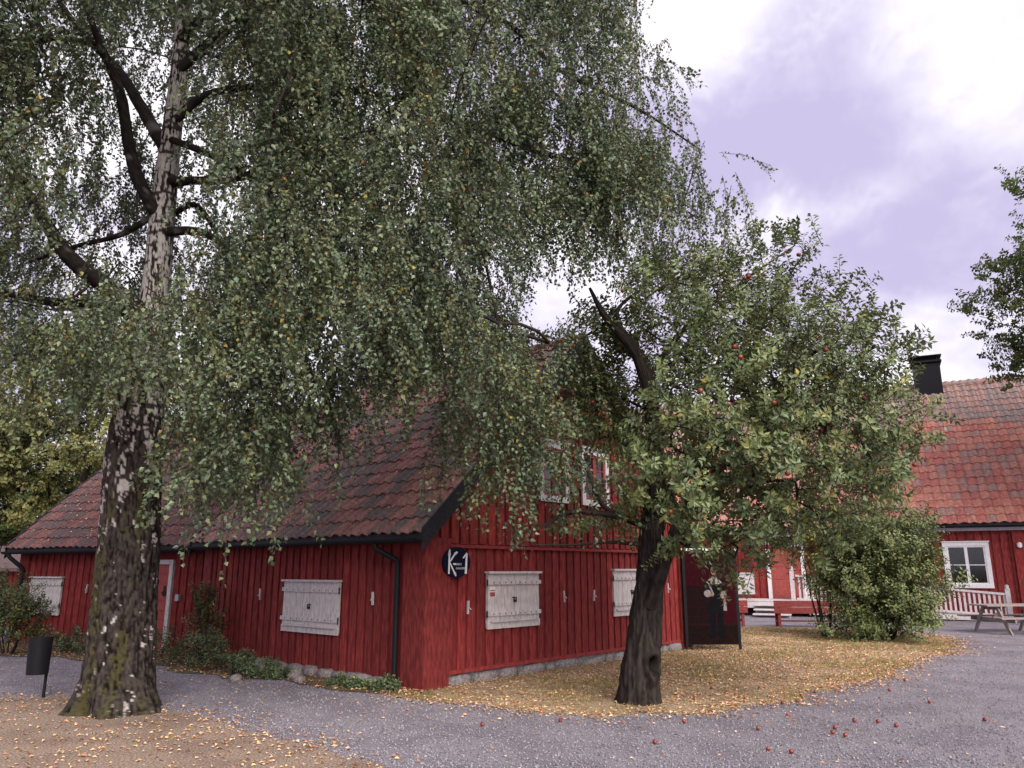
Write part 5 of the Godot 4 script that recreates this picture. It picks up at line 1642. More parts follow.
# positions of limbs, leaf clumps and small things, in metres
const BIRCH_TRUNK := [[-0.01,-0.14,0.0,0.4],[-0.01,0.08,0.0,0.375],[-0.03,0.6,0.0,0.36],[-0.07,1.32,0.0,0.355],[-0.1,2.06,0.0,0.35],[-0.17,3.23,0.0,0.335],[-0.17,4.32,0.0,0.26],[-0.13,5.32,0.0,0.19],[-0.16,6.83,0.0,0.165],[-0.16,7.95,0.0,0.135],[-0.16,9.13,0.0,0.115],[-0.2,10.54,0.0,0.1],[-0.1,11.5,0,0.07],[-0.1,14.5,0,0.03]]
const BIRCH_LIMBS := [[[-0.13,5.04,0.07,0.13],[-0.59,5.37,0.27,0.12],[-1.1,5.75,0.47,0.1],[-1.61,6.47,0.57,0.07],[-2.14,7.23,0.67,0.04]],[[-0.33,5.16,-0.03,0.1],[-1.09,5.3,-0.13,0.075],[-1.93,5.44,-0.33,0.06],[-3.12,5.75,-0.53,0.03]],[[-0.19,6.57,0.07,0.1],[-0.43,7.03,0.27,0.09],[-0.58,7.57,0.37,0.08],[-0.73,8.26,0.47,0.07],[-0.98,8.88,0.67,0.055],[-1.25,9.61,0.87,0.03]],[[-0.21,7.62,0.02,0.1],[-0.75,8.45,-0.13,0.085],[-1.27,9.2,-0.33,0.07],[-2.12,10.11,-0.53,0.05],[-3.03,11.38,-0.73,0.03]],[[-0.07,7.08,0.07,0.075],[0.52,7.0,0.27,0.055],[1.08,6.93,0.47,0.045],[1.84,7.18,0.77,0.035],[2.44,7.29,1.07,0.02]],[[-0.06,6.31,0.07,0.07],[0.48,6.26,0.17,0.055],[0.99,5.92,0.27,0.04],[1.65,5.26,0.57,0.03],[2.28,4.74,0.87,0.02]],[[-0.32,6.6,-0.03,0.05],[-0.85,6.4,-0.23,0.04],[-1.56,6.32,-0.43,0.03],[-2.36,6.15,-0.63,0.02]],[[-0.24,6.51,-0.13,0.05],[0.1,6.97,-0.43,0.04],[0.47,6.42,-0.63,0.03],[0.57,5.98,-0.73,0.015]],[[-0.1,8.07,0.07,0.07],[0.35,8.67,-0.13,0.055],[1.53,8.98,-0.43,0.045],[3.03,9.01,-0.83,0.04],[4.87,8.42,-1.13,0.05],[6.11,8.14,-1.43,0.04],[7.14,7.9,-1.73,0.025],[8.01,7.45,-1.93,0.012]],[[-0.14,8.91,0.07,0.08],[0.92,10.11,-0.13,0.07],[2.69,10.92,-0.43,0.06],[4.62,10.42,-0.73,0.05],[5.6,9.63,-0.93,0.04],[6.96,9.15,-1.33,0.025],[8.03,8.65,-1.73,0.012]],[[-0.16,9.42,0.07,0.07],[1.1,10.3,0.47,0.06],[2.68,9.61,0.87,0.05],[3.73,7.88,1.07,0.035],[4.29,6.24,1.17,0.025],[4.67,4.52,1.17,0.015]],[[-0.06,7.69,0.17,0.05],[0.95,6.97,0.87,0.045],[1.86,6.09,1.47,0.035],[2.25,4.84,1.67,0.025],[2.29,3.75,1.77,0.015]]]
const BIRCH_ANCHORS := [[-5.75,13.36,1.95,0.62,8],[-3.93,13.32,2.14,0.62,8],[-3.85,13.96,1.58,0.62,8],[-3.4,13.79,1.53,0.62,8],[-1.92,14.12,1.46,0.62,8],[-1.3,14.36,1.35,0.62,8],[-0.09,13.25,2.28,0.62,8],[0.1,13.84,1.76,0.62,8],[0.65,13.67,1.52,0.62,8],[1.85,12.84,2.24,0.62,8],[2.16,14.03,1.47,0.62,8],[3.53,13.3,1.73,0.62,8],[3.57,15.42,0.68,0.62,8],[4.25,14.54,1.01,0.62,8],[5.3,14.88,0.58,0.62,8],[5.99,15.36,0.52,0.62,8],[-6.34,13.54,1.15,0.62,8],[-4.57,12.66,2.05,0.62,8],[-4.27,13.06,1.89,0.62,8],[-3.88,13.43,1.59,0.62,8],[-3.46,13.09,1.44,0.62,8],[-3.9,13.69,0.98,0.62,8],[-2.12,12.94,1.83,0.62,8],[-2.04,13.11,1.64,0.62,8],[-1.7,13.2,1.44,0.62,8],[-0.65,12.95,1.86,0.62,8],[0.09,12.43,1.86,0.62,8],[0.92,12.42,1.84,0.62,8],[0.47,13.65,0.89,0.62,8],[1.02,13.19,1.3,0.62,8],[0.74,14.03,0.65,0.62,8],[2.22,12.29,1.99,0.62,8],[1.78,14.06,0.63,0.62,8],[2.53,12.95,1.77,0.62,8],[3.59,13.03,1.82,0.62,8],[4.16,15.03,0.17,0.62,8],[4.81,14.36,0.5,0.62,8],[-5.7,12.52,1.37,0.62,8],[-5.14,12.79,1.36,0.62,8],[-4.26,12.64,1.59,0.62,8],[-3.59,11.86,1.88,0.62,8],[-2.8,11.7,2.29,0.62,8],[-4.1,13.4,0.97,0.62,8],[-2.14,12.35,1.77,0.62,8],[-1.43,11.7,1.96,0.62,8],[-2.5,13.42,0.58,0.62,8],[-0.52,11.37,2.36,0.62,8],[-1.8,13.69,0.51,0.62,8],[-0.51,12.64,1.35,0.62,8],[-0.04,12.37,1.49,0.62,8],[0.77,12.28,1.72,0.62,8],[1.19,12.45,1.16,0.62,8],[2.28,12.14,1.82,0.62,8],[1.67,14.63,-0.15,0.62,8],[2.85,12.45,1.22,0.62,8],[3.16,11.56,2.08,0.62,8],[2.62,14.77,-0.52,0.62,8],[2.51,15.45,-1.07,0.62,8],[3.7,12.01,1.52,0.62,8],[3.37,15.03,-0.98,0.62,8],[4.69,13.95,-0.05,0.62,8],[4.96,13.41,0.45,0.62,8],[6.4,14.49,0.11,0.62,8],[6.63,14.37,0.12,0.62,8],[-5.39,11.55,1.77,0.62,8],[-4.85,11.81,1.5,0.62,8],[-4.24,11.48,1.57,0.62,8],[-6.59,14.02,-0.64,0.62,8],[-3.23,10.94,1.75,0.62,8],[-2.63,10.92,2.19,0.62,8],[-5.59,14.58,-0.94,0.62,8],[-1.77,10.57,2.06,0.62,8],[-1.1,10.8,2.1,0.62,8],[-1.88,12.01,1.04,0.62,8],[-0.92,11.25,1.97,0.62,8],[-0.49,10.83,1.8,0.62,8],[0.48,11.08,1.69,0.62,8],[0.97,11.69,1.44,0.62,8],[1.21,11.79,1.47,0.62,8],[2.47,10.92,2.2,0.62,8],[2.05,12.58,0.79,0.62,8],[3.0,10.89,1.81,0.62,8],[2.22,14.8,-1.71,0.62,8],[3.5,11.56,1.76,0.62,8],[4.03,11.28,1.61,0.62,8],[4.56,12.93,0.52,0.62,8],[5.02,13.23,0.21,0.62,8],[5.72,12.52,0.31,0.62,8],[-4.84,10.41,1.72,0.62,8],[-6.45,11.85,0.33,0.62,8],[-3.88,9.96,2.22,0.62,8],[-4.25,10.42,1.55,0.62,8],[-6.25,12.34,-0.33,0.62,8],[-7.14,13.19,-1.16,0.62,8],[-3.2,10.49,1.69,0.62,8],[-2.27,10.06,2.37,0.62,8],[-1.85,10.1,1.97,0.62,17],[-3.06,11.63,0.49,0.62,17],[-1.45,10.1,2.12,0.62,8],[-4.05,13.58,-1.16,0.62,8],[-1.17,10.85,1.39,0.62,8],[-0.14,10.05,2.33,0.62,8],[-1.7,12.67,-0.1,0.62,8],[0.21,10.58,1.89,0.62,8],[1.35,9.89,2.26,0.62,8],[-0.37,13.94,-1.59,0.62,8],[1.74,10.32,2.12,0.62,8],[0.06,15.0,-2.2,0.62,8],[2.49,9.98,1.93,0.62,17],[1.99,11.75,0.2,0.62,17],[1.19,14.58,-2.58,0.62,17],[2.72,11.44,1.02,0.62,8],[3.37,11.91,0.81,0.62,8],[3.98,10.93,1.37,0.62,8],[3.6,15.03,-2.49,0.62,8],[4.68,11.88,0.5,0.62,8],[5.03,11.82,0.26,0.62,17],[5.05,13.0,-0.88,0.62,17],[5.08,14.3,-2.14,0.62,17],[6.03,11.72,0.24,0.62,17],[6.4,14.8,-2.78,0.62,17],[-5.25,9.92,1.26,0.62,8],[-3.69,9.39,2.41,0.62,8],[-5.51,11.04,0.77,0.62,8],[-8.06,13.34,-1.52,0.62,8],[-3.5,9.62,1.88,0.62,8],[-6.88,12.84,-1.45,0.62,8],[-2.58,9.39,2.22,0.62,8],[-2.67,9.89,1.73,0.62,8],[-4.62,12.01,-0.44,0.62,8],[-1.67,9.08,2.27,0.62,17],[-2.91,10.49,0.78,0.62,17],[-4.23,11.99,-0.81,0.62,17],[-0.94,9.33,2.43,0.62,17],[-2.16,10.94,0.82,0.62,17],[-3.2,12.32,-0.56,0.62,17],[-0.95,9.66,1.9,0.62,17],[-1.59,10.55,0.99,0.62,17],[-3.21,12.78,-1.3,0.62,17],[-0.15,9.06,2.16,0.62,17],[-1.29,10.74,0.36,0.62,17],[-2.64,12.74,-1.8,0.62,17],[0.66,9.39,2.4,0.62,17],[-0.28,11.14,0.66,0.62,17],[1.17,9.18,2.05,0.62,17],[0.54,10.47,0.67,0.62,17],[1.91,9.3,2.34,0.62,17],[0.89,11.98,-0.38,0.62,17],[0.87,12.04,-0.44,0.62,17],[2.09,9.58,2.23,0.62,17],[1.66,10.83,0.99,0.62,17],[0.47,14.25,-2.41,0.62,17],[2.65,9.48,1.7,0.62,17],[3.62,10.46,1.4,0.62,17],[3.28,12.98,-1.09,0.62,17],[3.18,13.72,-1.82,0.62,17],[4.17,10.81,0.99,0.62,17],[4.02,12.79,-0.98,0.62,17],[4.35,10.87,0.41,0.62,17],[4.16,14.73,-3.65,0.62,17],[5.17,10.82,0.74,0.62,17],[5.24,12.68,-1.16,0.62,17],[5.28,13.92,-2.43,0.62,17],[6.22,11.72,-0.36,0.62,17],[6.39,12.95,-1.63,0.62,17],[6.72,15.33,-4.11,0.62,17],[6.48,12.01,-0.52,0.62,17],[6.56,12.5,-1.03,0.62,17],[-4.24,8.69,2.0,0.62,8],[-7.95,11.56,-1.31,0.62,8],[-4.07,9.41,1.67,0.62,8],[-4.84,10.08,0.95,0.62,8],[-3.3,8.91,2.26,0.62,8],[-3.97,9.83,1.12,0.62,8],[-4.85,10.64,0.23,0.62,8],[-2.59,9.33,1.37,0.62,8],[-4.45,11.25,-0.82,0.62,8],[-1.6,8.36,2.31,0.62,17],[-3.82,10.67,-0.38,0.62,17],[-5.49,12.4,-2.4,0.62,17],[-1.2,8.73,2.16,0.62,17],[-4.24,12.28,-1.84,0.62,17],[-3.05,12.25,-2.27,0.62,17],[-0.42,9.75,1.3,0.62,17],[-1.29,11.08,-0.15,0.62,17],[-2.16,12.43,-1.62,0.62,17],[-1.13,11.63,-1.38,0.62,17],[1.03,9.42,1.7,0.62,17],[0.46,10.58,0.44,0.62,17],[-0.54,12.6,-1.76,0.62,17],[1.23,9.78,1.08,0.62,17],[0.97,10.36,0.42,0.62,17],[0.44,11.56,-0.91,0.62,17],[1.99,9.02,1.45,0.62,17],[2.87,8.99,1.49,0.62,17],[2.4,10.78,-0.61,0.62,17],[3.57,9.97,0.74,0.62,17],[3.31,11.67,-1.17,0.62,17],[3.88,9.02,1.46,0.62,17],[3.63,10.98,-0.85,0.62,17],[3.45,12.33,-2.44,0.62,17],[4.67,10.78,0.25,0.62,17],[4.66,11.78,-0.84,0.62,17],[4.62,14.17,-3.42,0.62,17],[5.41,10.08,0.8,0.62,17],[5.54,11.85,-1.17,0.62,17],[5.62,13.08,-2.53,0.62,17],[6.28,11.1,-0.74,0.62,17],[-4.29,7.9,2.07,0.62,8],[-3.51,8.21,2.13,0.62,8],[-6.5,10.55,-0.72,0.62,8],[-2.97,7.97,2.24,0.62,8],[-4.43,9.15,0.76,0.62,8],[-3.21,8.36,1.37,0.62,8],[-5.25,10.05,-0.84,0.62,8],[-2.39,8.23,2.0,0.62,8],[-3.95,9.64,0.25,0.62,8],[-5.17,10.75,-1.12,0.62,8],[-1.75,8.08,1.88,0.62,17],[-2.45,8.76,1.0,0.62,17],[-4.71,10.96,-1.81,0.62,17],[-1.31,8.43,1.34,0.62,17],[-1.64,8.79,0.87,0.62,17],[-3.96,12.89,-3.87,0.62,17],[-1.92,11.05,-1.19,0.62,17],[-1.3,11.52,-2.67,0.62,17],[-0.58,11.96,-3.12,0.62,17],[1.89,8.22,2.21,0.62,17],[0.91,10.41,-0.42,0.62,17],[0.58,11.16,-1.33,0.62,17],[2.09,8.74,1.35,0.62,17],[1.56,10.13,-0.37,0.62,17],[1.32,10.73,-1.12,0.62,17],[2.74,8.99,1.08,0.62,17],[3.42,9.23,1.12,0.62,17],[3.21,10.38,-0.24,0.62,17],[2.83,12.38,-2.62,0.62,17],[4.2,9.63,0.58,0.62,17],[4.11,10.72,-0.73,0.62,17],[4.89,8.95,0.92,0.62,17],[4.92,11.85,-2.75,0.62,17],[5.47,9.5,0.54,0.62,17],[5.81,9.58,0.37,0.62,17],[5.96,10.75,-1.08,0.62,17],[6.35,9.81,0.24,0.62,17],[6.67,11.52,-1.82,0.62,17],[-3.84,7.0,2.37,0.62,8],[-6.12,8.39,0.35,0.62,8],[-8.34,9.75,-1.63,0.62,8],[-4.88,8.36,1.13,0.62,8],[-6.42,9.42,-0.29,0.62,8],[-2.72,7.26,2.27,0.62,8],[-4.98,8.93,-0.07,0.62,8],[-5.74,9.48,-0.85,0.62,8],[-1.97,7.03,2.4,0.62,8],[-2.17,7.85,1.92,0.62,8],[-4.44,9.85,-0.72,0.62,8],[-1.7,7.8,1.98,0.62,17],[-3.97,9.93,-0.85,0.62,17],[-4.88,11.6,-4.36,0.62,17],[-3.43,10.52,-2.73,0.62,17],[-2.44,11.1,-2.27,0.62,17],[-1.33,10.85,-2.66,0.62,17],[-1.29,11.76,-3.88,0.62,17],[1.68,7.77,1.28,0.62,17],[1.09,8.91,-0.38,0.62,17],[2.29,7.55,2.19,0.62,17],[1.46,9.47,-0.4,0.62,17],[0.83,10.92,-2.35,0.62,17],[2.53,8.48,1.18,0.62,17],[2.1,9.76,-0.5,0.62,17],[1.8,10.65,-1.67,0.62,17],[3.54,8.46,1.12,0.62,17],[3.41,9.13,0.25,0.62,17],[3.12,10.69,-1.82,0.62,17],[4.0,8.21,1.2,0.62,17],[3.83,9.63,-0.73,0.62,17],[4.88,8.69,0.03,0.62,17],[4.89,10.0,-1.86,0.62,17],[4.89,10.22,-2.17,0.62,17],[5.24,8.43,0.54,0.62,17],[5.31,9.42,-0.87,0.62,17],[5.93,9.03,-0.02,0.62,17],[6.76,9.39,-0.48,0.62,17],[7.0,10.35,-1.79,0.62,17],[-3.64,6.89,2.17,0.62,8],[-4.05,7.03,1.47,0.62,8],[-7.16,8.89,-1.54,0.62,8],[-3.48,7.29,1.56,0.62,8],[-2.7,7.13,1.95,0.62,8],[-5.07,8.84,-0.61,0.62,8],[-1.65,6.77,2.43,0.62,8],[-1.83,7.21,1.31,0.62,17],[-0.61,6.62,2.3,0.62,17],[-3.24,9.01,-1.48,0.62,17],[-1.49,9.37,-1.22,0.62,17],[-1.38,9.05,-1.74,0.62,17],[-0.67,9.86,-2.56,0.62,17],[2.12,6.74,2.33,0.62,17],[1.09,8.67,-0.61,0.62,17],[2.16,7.35,1.08,0.62,17],[2.16,7.36,1.06,0.62,17],[1.44,8.88,-1.36,0.62,17],[3.16,6.92,1.69,0.62,17],[2.8,8.06,-0.15,0.62,17],[3.37,7.03,1.93,0.62,17],[3.13,7.9,0.62,0.62,17],[4.06,7.19,1.52,0.62,17],[3.88,8.5,-0.52,0.62,17],[4.61,8.42,-0.05,0.62,17],[4.59,9.02,-0.96,0.62,17],[4.56,9.98,-2.41,0.62,17],[5.53,8.4,0.15,0.62,17],[5.62,9.26,-1.12,0.62,17],[6.27,8.23,-0.46,0.62,17],[6.34,8.53,-0.93,0.62,17],[6.67,10.0,-3.3,0.62,17],[6.37,7.82,0.18,0.62,17],[7.1,8.13,-0.36,0.62,17],[7.36,8.86,-1.55,0.62,17],[-3.9,6.64,1.91,0.62,8],[-6.99,8.39,-0.98,0.62,8],[-3.5,6.21,1.99,0.62,8],[-4.79,6.91,0.74,0.62,8],[-3.33,6.77,1.49,0.62,8],[-4.69,7.62,0.06,0.62,8],[-2.54,6.22,1.92,0.62,8],[-1.4,6.13,2.39,0.62,8],[-1.18,6.22,2.09,0.62,17],[-3.44,7.93,-0.92,0.62,17],[-3.64,9.79,-3.5,0.62,17],[-1.39,8.25,-1.49,0.62,17],[1.56,6.92,1.4,0.62,17],[1.26,7.4,0.62,0.62,17],[2.46,6.82,1.09,0.62,17],[2.76,6.98,1.39,0.62,17],[2.53,7.58,0.41,0.62,17],[2.0,8.94,-1.82,0.62,17],[3.31,6.62,1.25,0.62,17],[3.17,7.06,0.47,0.62,17],[2.81,8.23,-1.63,0.62,17],[4.14,7.1,1.03,0.62,17],[4.03,8.0,-0.49,0.62,17],[3.94,8.72,-1.69,0.62,17],[4.35,6.8,1.19,0.62,17],[4.28,7.6,-0.2,0.62,17],[4.15,9.07,-2.76,0.62,17],[5.52,7.11,0.16,0.62,17],[5.58,7.54,-0.63,0.62,17],[5.74,8.81,-2.95,0.62,17],[6.33,8.21,-0.76,0.62,17],[6.45,8.72,-1.61,0.62,17],[6.89,10.6,-4.74,0.62,17],[6.41,7.54,-0.23,0.62,17],[6.58,8.16,-1.31,0.62,17],[7.77,8.01,-1.28,0.62,17],[-4.18,6.15,1.4,0.62,8],[-5.57,6.83,0.07,0.62,8],[-7.25,7.66,-1.55,0.62,8],[-3.86,5.8,1.43,0.62,8],[-2.64,5.51,2.11,0.62,8],[-2.11,5.88,2.23,0.62,8],[-5.94,8.19,-2.1,0.62,8],[-2.21,5.82,1.28,0.62,8],[-3.66,6.67,-0.53,0.62,8],[-5.63,8.58,-4.17,0.62,17],[-4.62,8.07,-3.57,0.62,17],[-2.95,8.53,-2.93,0.62,17],[-1.48,7.81,-1.58,0.62,17],[-0.31,7.61,-1.15,0.62,17],[1.88,6.14,1.49,0.62,17],[1.59,6.58,0.65,0.62,17],[1.09,7.33,-0.81,0.62,17],[2.29,5.72,2.01,0.62,17],[0.97,7.82,-2.19,0.62,17],[2.94,5.71,1.69,0.62,17],[2.65,6.32,0.42,0.62,17],[2.2,7.29,-1.61,0.62,17],[3.68,6.06,1.55,0.62,17],[3.51,6.69,0.32,0.62,17],[3.15,8.07,-2.38,0.62,17],[4.07,6.06,1.23,0.62,17],[3.98,6.58,0.19,0.62,17],[3.81,7.57,-1.83,0.62,17],[4.64,6.78,0.25,0.62,17],[4.61,7.53,-1.2,0.62,17],[5.82,7.24,-0.35,0.62,17],[5.86,7.49,-0.81,0.62,17],[6.66,6.78,-0.25,0.62,17],[7.12,8.06,-2.86,0.62,17],[7.27,8.46,-3.67,0.62,17],[7.78,7.43,-0.78,0.62,17],[8.1,8.04,-1.95,0.62,17],[-4.29,5.7,1.48,0.62,8],[-3.31,5.06,2.04,0.62,8],[-6.49,6.38,-1.1,0.62,8],[-2.47,4.96,2.35,0.62,8],[-7.09,7.03,-2.55,0.62,8],[-2.81,5.67,1.43,0.62,8],[-1.29,4.95,2.35,0.62,8],[-3.23,7.01,-1.36,0.62,17],[-3.83,7.61,-3.48,0.62,17],[-3.2,7.41,-3.12,0.62,17],[-1.77,6.69,-1.98,0.62,17],[-1.71,7.58,-3.28,0.62,17],[0.32,6.83,-1.8,0.62,17],[1.68,5.48,1.65,0.62,17],[1.32,5.9,0.71,0.62,17],[0.82,6.51,-0.65,0.62,17],[2.43,5.13,2.11,0.62,17],[1.44,6.54,-1.18,0.62,17],[2.87,5.77,1.27,0.62,17],[2.67,6.2,0.35,0.62,17],[3.43,5.46,1.72,0.62,17],[3.09,6.37,-0.31,0.62,17],[2.73,7.37,-2.53,0.62,17],[3.82,5.4,1.1,0.62,17],[3.65,6.03,-0.43,0.62,17],[3.51,6.54,-1.67,0.62,17],[4.54,5.78,0.37,0.62,17],[4.42,7.48,-3.66,0.62,17],[-2.93,4.75,2.17,0.62,8],[-3.38,4.96,1.17,0.62,8],[-3.49,5.01,1.04,0.62,8],[-2.87,5.02,1.1,0.62,8],[-3.01,5.08,0.94,0.62,8],[-2.32,5.1,1.16,0.62,8],[-3.48,5.65,-0.28,0.62,8],[-4.13,5.96,-1.1,0.62,8],[-1.35,4.72,1.69,0.62,17],[-2.36,5.21,0.31,0.62,17],[-4.26,6.14,-2.27,0.62,17],[-0.65,4.72,1.32,0.62,17],[-1.04,4.94,0.69,0.62,17],[-1.96,5.45,-0.77,0.62,17],[-0.14,4.68,1.19,0.62,17],[-0.31,4.78,0.9,0.62,17],[-1.12,5.27,-0.55,0.62,17],[0.78,4.73,2.07,0.62,17],[-1.5,6.44,-2.46,0.62,17],[1.13,4.43,2.32,0.62,17],[-0.54,5.66,-1.19,0.62,17],[1.71,4.53,2.12,0.62,17],[0.96,5.22,0.21,0.62,17],[-0.04,6.13,-2.35,0.62,17],[2.0,4.8,2.01,0.62,17],[1.5,5.35,0.6,0.62,17],[0.83,6.09,-1.33,0.62,17],[2.45,4.82,1.79,0.62,17],[2.05,5.34,0.41,0.62,17],[3.1,4.82,2.05,0.62,17],[2.34,6.19,-1.49,0.62,17],[3.55,4.63,1.43,0.62,17],[3.34,5.13,-0.02,0.62,17],[3.01,5.87,-2.22,0.62,17],[4.04,4.98,1.02,0.62,17],[3.87,5.68,-0.91,0.62,17],[3.64,6.64,-3.53,0.62,17],[4.41,4.7,1.21,0.62,17],[4.34,5.23,-0.38,0.62,17],[4.23,6.05,-2.79,0.62,17],[0.05,4.42,1.76,0.62,17],[-2.09,5.64,-1.98,0.62,17],[1.61,3.96,2.29,0.62,17],[0.01,5.09,-1.58,0.62,17],[2.02,4.46,1.45,0.62,17],[1.48,5.0,-0.22,0.62,17],[1.24,5.23,-0.95,0.62,17],[2.43,3.92,1.86,0.62,17],[1.98,4.35,0.29,0.62,17],[1.57,4.73,-1.13,0.62,17],[3.32,4.73,0.73,0.62,17],[3.16,5.07,-0.3,0.62,17],[2.72,5.96,-3.05,0.62,17],[3.99,4.66,0.69,0.62,17],[4.66,4.78,-0.02,0.62,17],[4.65,5.04,-0.87,0.62,17],[4.62,5.72,-3.1,0.62,17],[5.29,4.62,0.25,0.62,17],[5.39,5.24,-1.85,0.62,17],[5.49,5.84,-3.87,0.62,17],[1.65,3.59,1.77,0.62,17],[0.52,4.26,-1.18,0.62,17],[1.94,3.56,1.96,0.62,17],[1.44,3.88,0.55,0.62,17],[1.06,4.13,-0.51,0.62,17],[2.27,3.97,1.28,0.62,17],[2.11,4.12,0.71,0.62,17],[4.46,3.76,0.27,0.62,17],[4.44,3.86,-0.23,0.62,17],[4.33,4.48,-3.19,0.62,17],[4.95,3.78,-0.02,0.62,17],[4.99,4.46,-3.3,0.62,17],[1.47,3.35,1.23,0.62,17],[1.04,3.57,0.1,0.62,17],[0.67,3.75,-0.86,0.62,17],[1.96,3.24,1.12,0.62,17],[0.85,3.84,-2.35,0.62,17],[5.25,3.44,0.1,0.62,17],[5.29,3.61,-0.89,0.62,17],[2.49,13.4,1.19,0.8,9],[-2.74,13.31,-1.74,0.8,9],[2.01,12.39,-3.91,0.8,9],[1.48,9.37,-0.27,0.8,9],[0.85,9.4,5.4,0.8,9],[2.59,9.18,4.66,0.8,9],[1.08,13.5,-2.3,0.8,9],[-2.25,8.32,1.33,0.8,9],[1.24,11.11,-2.16,0.8,9],[2.78,14.19,1.7,0.8,9],[-1.78,14.21,-2.28,0.8,9],[1.43,8.48,-2.94,0.8,9],[2.18,8.18,4.09,0.8,9],[3.53,11.9,-3.52,0.8,9],[0.01,8.85,3.8,0.8,9],[4.31,13.18,-0.81,0.8,9],[2.06,14.2,-1.64,0.8,9],[2.74,8.88,-0.74,0.8,9],[-3.78,8.8,2.46,0.8,9],[0.35,13.21,3.58,0.8,9],[5.21,8.21,3.25,0.8,9],[2.64,13.73,-0.51,0.8,9],[-0.94,13.83,-2.81,0.8,9],[2.54,8.19,1.16,0.8,9],[2.36,9.43,3.52,0.8,9],[-4.44,9.09,-1.34,0.8,9],[-0.19,9.49,4.94,0.8,9],[1.38,12.07,3.85,0.8,9],[1.55,9.0,-5.34,0.8,9],[2.36,14.83,0.04,0.8,9],[-2.96,11.94,2.21,0.8,9],[4.15,13.53,-0.39,0.8,9],[-0.24,8.56,-5.89,0.8,9],[4.45,9.82,-0.94,0.8,9],[1.07,10.66,1.74,0.8,9],[-5.05,10.09,0.13,0.8,9],[-0.35,10.02,-4.41,0.8,9],[0.44,12.15,-1.82,0.8,9],[0.65,11.35,1.58,0.8,9],[-4.53,10.63,-0.57,0.8,9],[4.9,9.08,-2.32,0.8,9],[1.89,12.9,1.46,0.8,9],[1.5,12.74,3.01,0.8,9]]
const APPLE_LIMBS := [[[0.01,-0.11,0.0,0.275],[0.03,0.16,0.0,0.25],[0.11,0.72,0.0,0.22],[0.2,1.29,0.0,0.19],[0.27,1.95,0.0,0.17],[0.34,2.63,-0.03,0.145],[0.4,3.34,-0.08,0.115],[0.37,4.08,-0.13,0.105],[0.25,4.69,-0.18,0.09],[0.02,5.1,-0.28,0.075],[-0.24,5.42,-0.28,0.05],[-0.45,5.85,-0.28,0.02]],[[0.2,1.22,0.12,0.1],[0.34,1.66,0.32,0.085],[0.47,2.07,0.42,0.075],[0.72,2.58,0.52,0.06],[1.28,3.11,0.52,0.05],[2.11,3.52,0.52,0.03],[3.01,3.96,0.42,0.015]],[[0.31,2.43,-0.03,0.1],[0.92,3.08,-0.28,0.08],[1.75,3.85,-0.48,0.06],[2.63,4.67,-0.68,0.04],[3.71,5.37,-0.88,0.02]],[[0.28,2.22,0.07,0.06],[-0.16,2.39,0.12,0.045],[-0.82,2.45,0.22,0.035],[-1.22,2.26,0.32,0.02],[-1.59,2.14,0.42,0.01]],[[0.11,2.28,0.12,0.045],[-0.35,2.53,0.02,0.035],[-0.51,2.91,-0.08,0.025],[-0.66,3.28,-0.18,0.012]],[[0.36,4.39,-0.18,0.06],[0.81,5.03,-0.28,0.045],[1.31,5.53,-0.38,0.03],[1.98,6.06,-0.48,0.02],[2.85,6.68,-0.58,0.01]],[[0.06,5.06,-0.28,0.045],[-0.02,5.53,-0.38,0.03],[0.35,5.89,-0.48,0.02]],[[0.1,2.02,0.12,0.03],[-0.32,2.05,0.22,0.022],[-0.86,2.01,0.32,0.015],[-1.33,2.01,0.42,0.008]]]
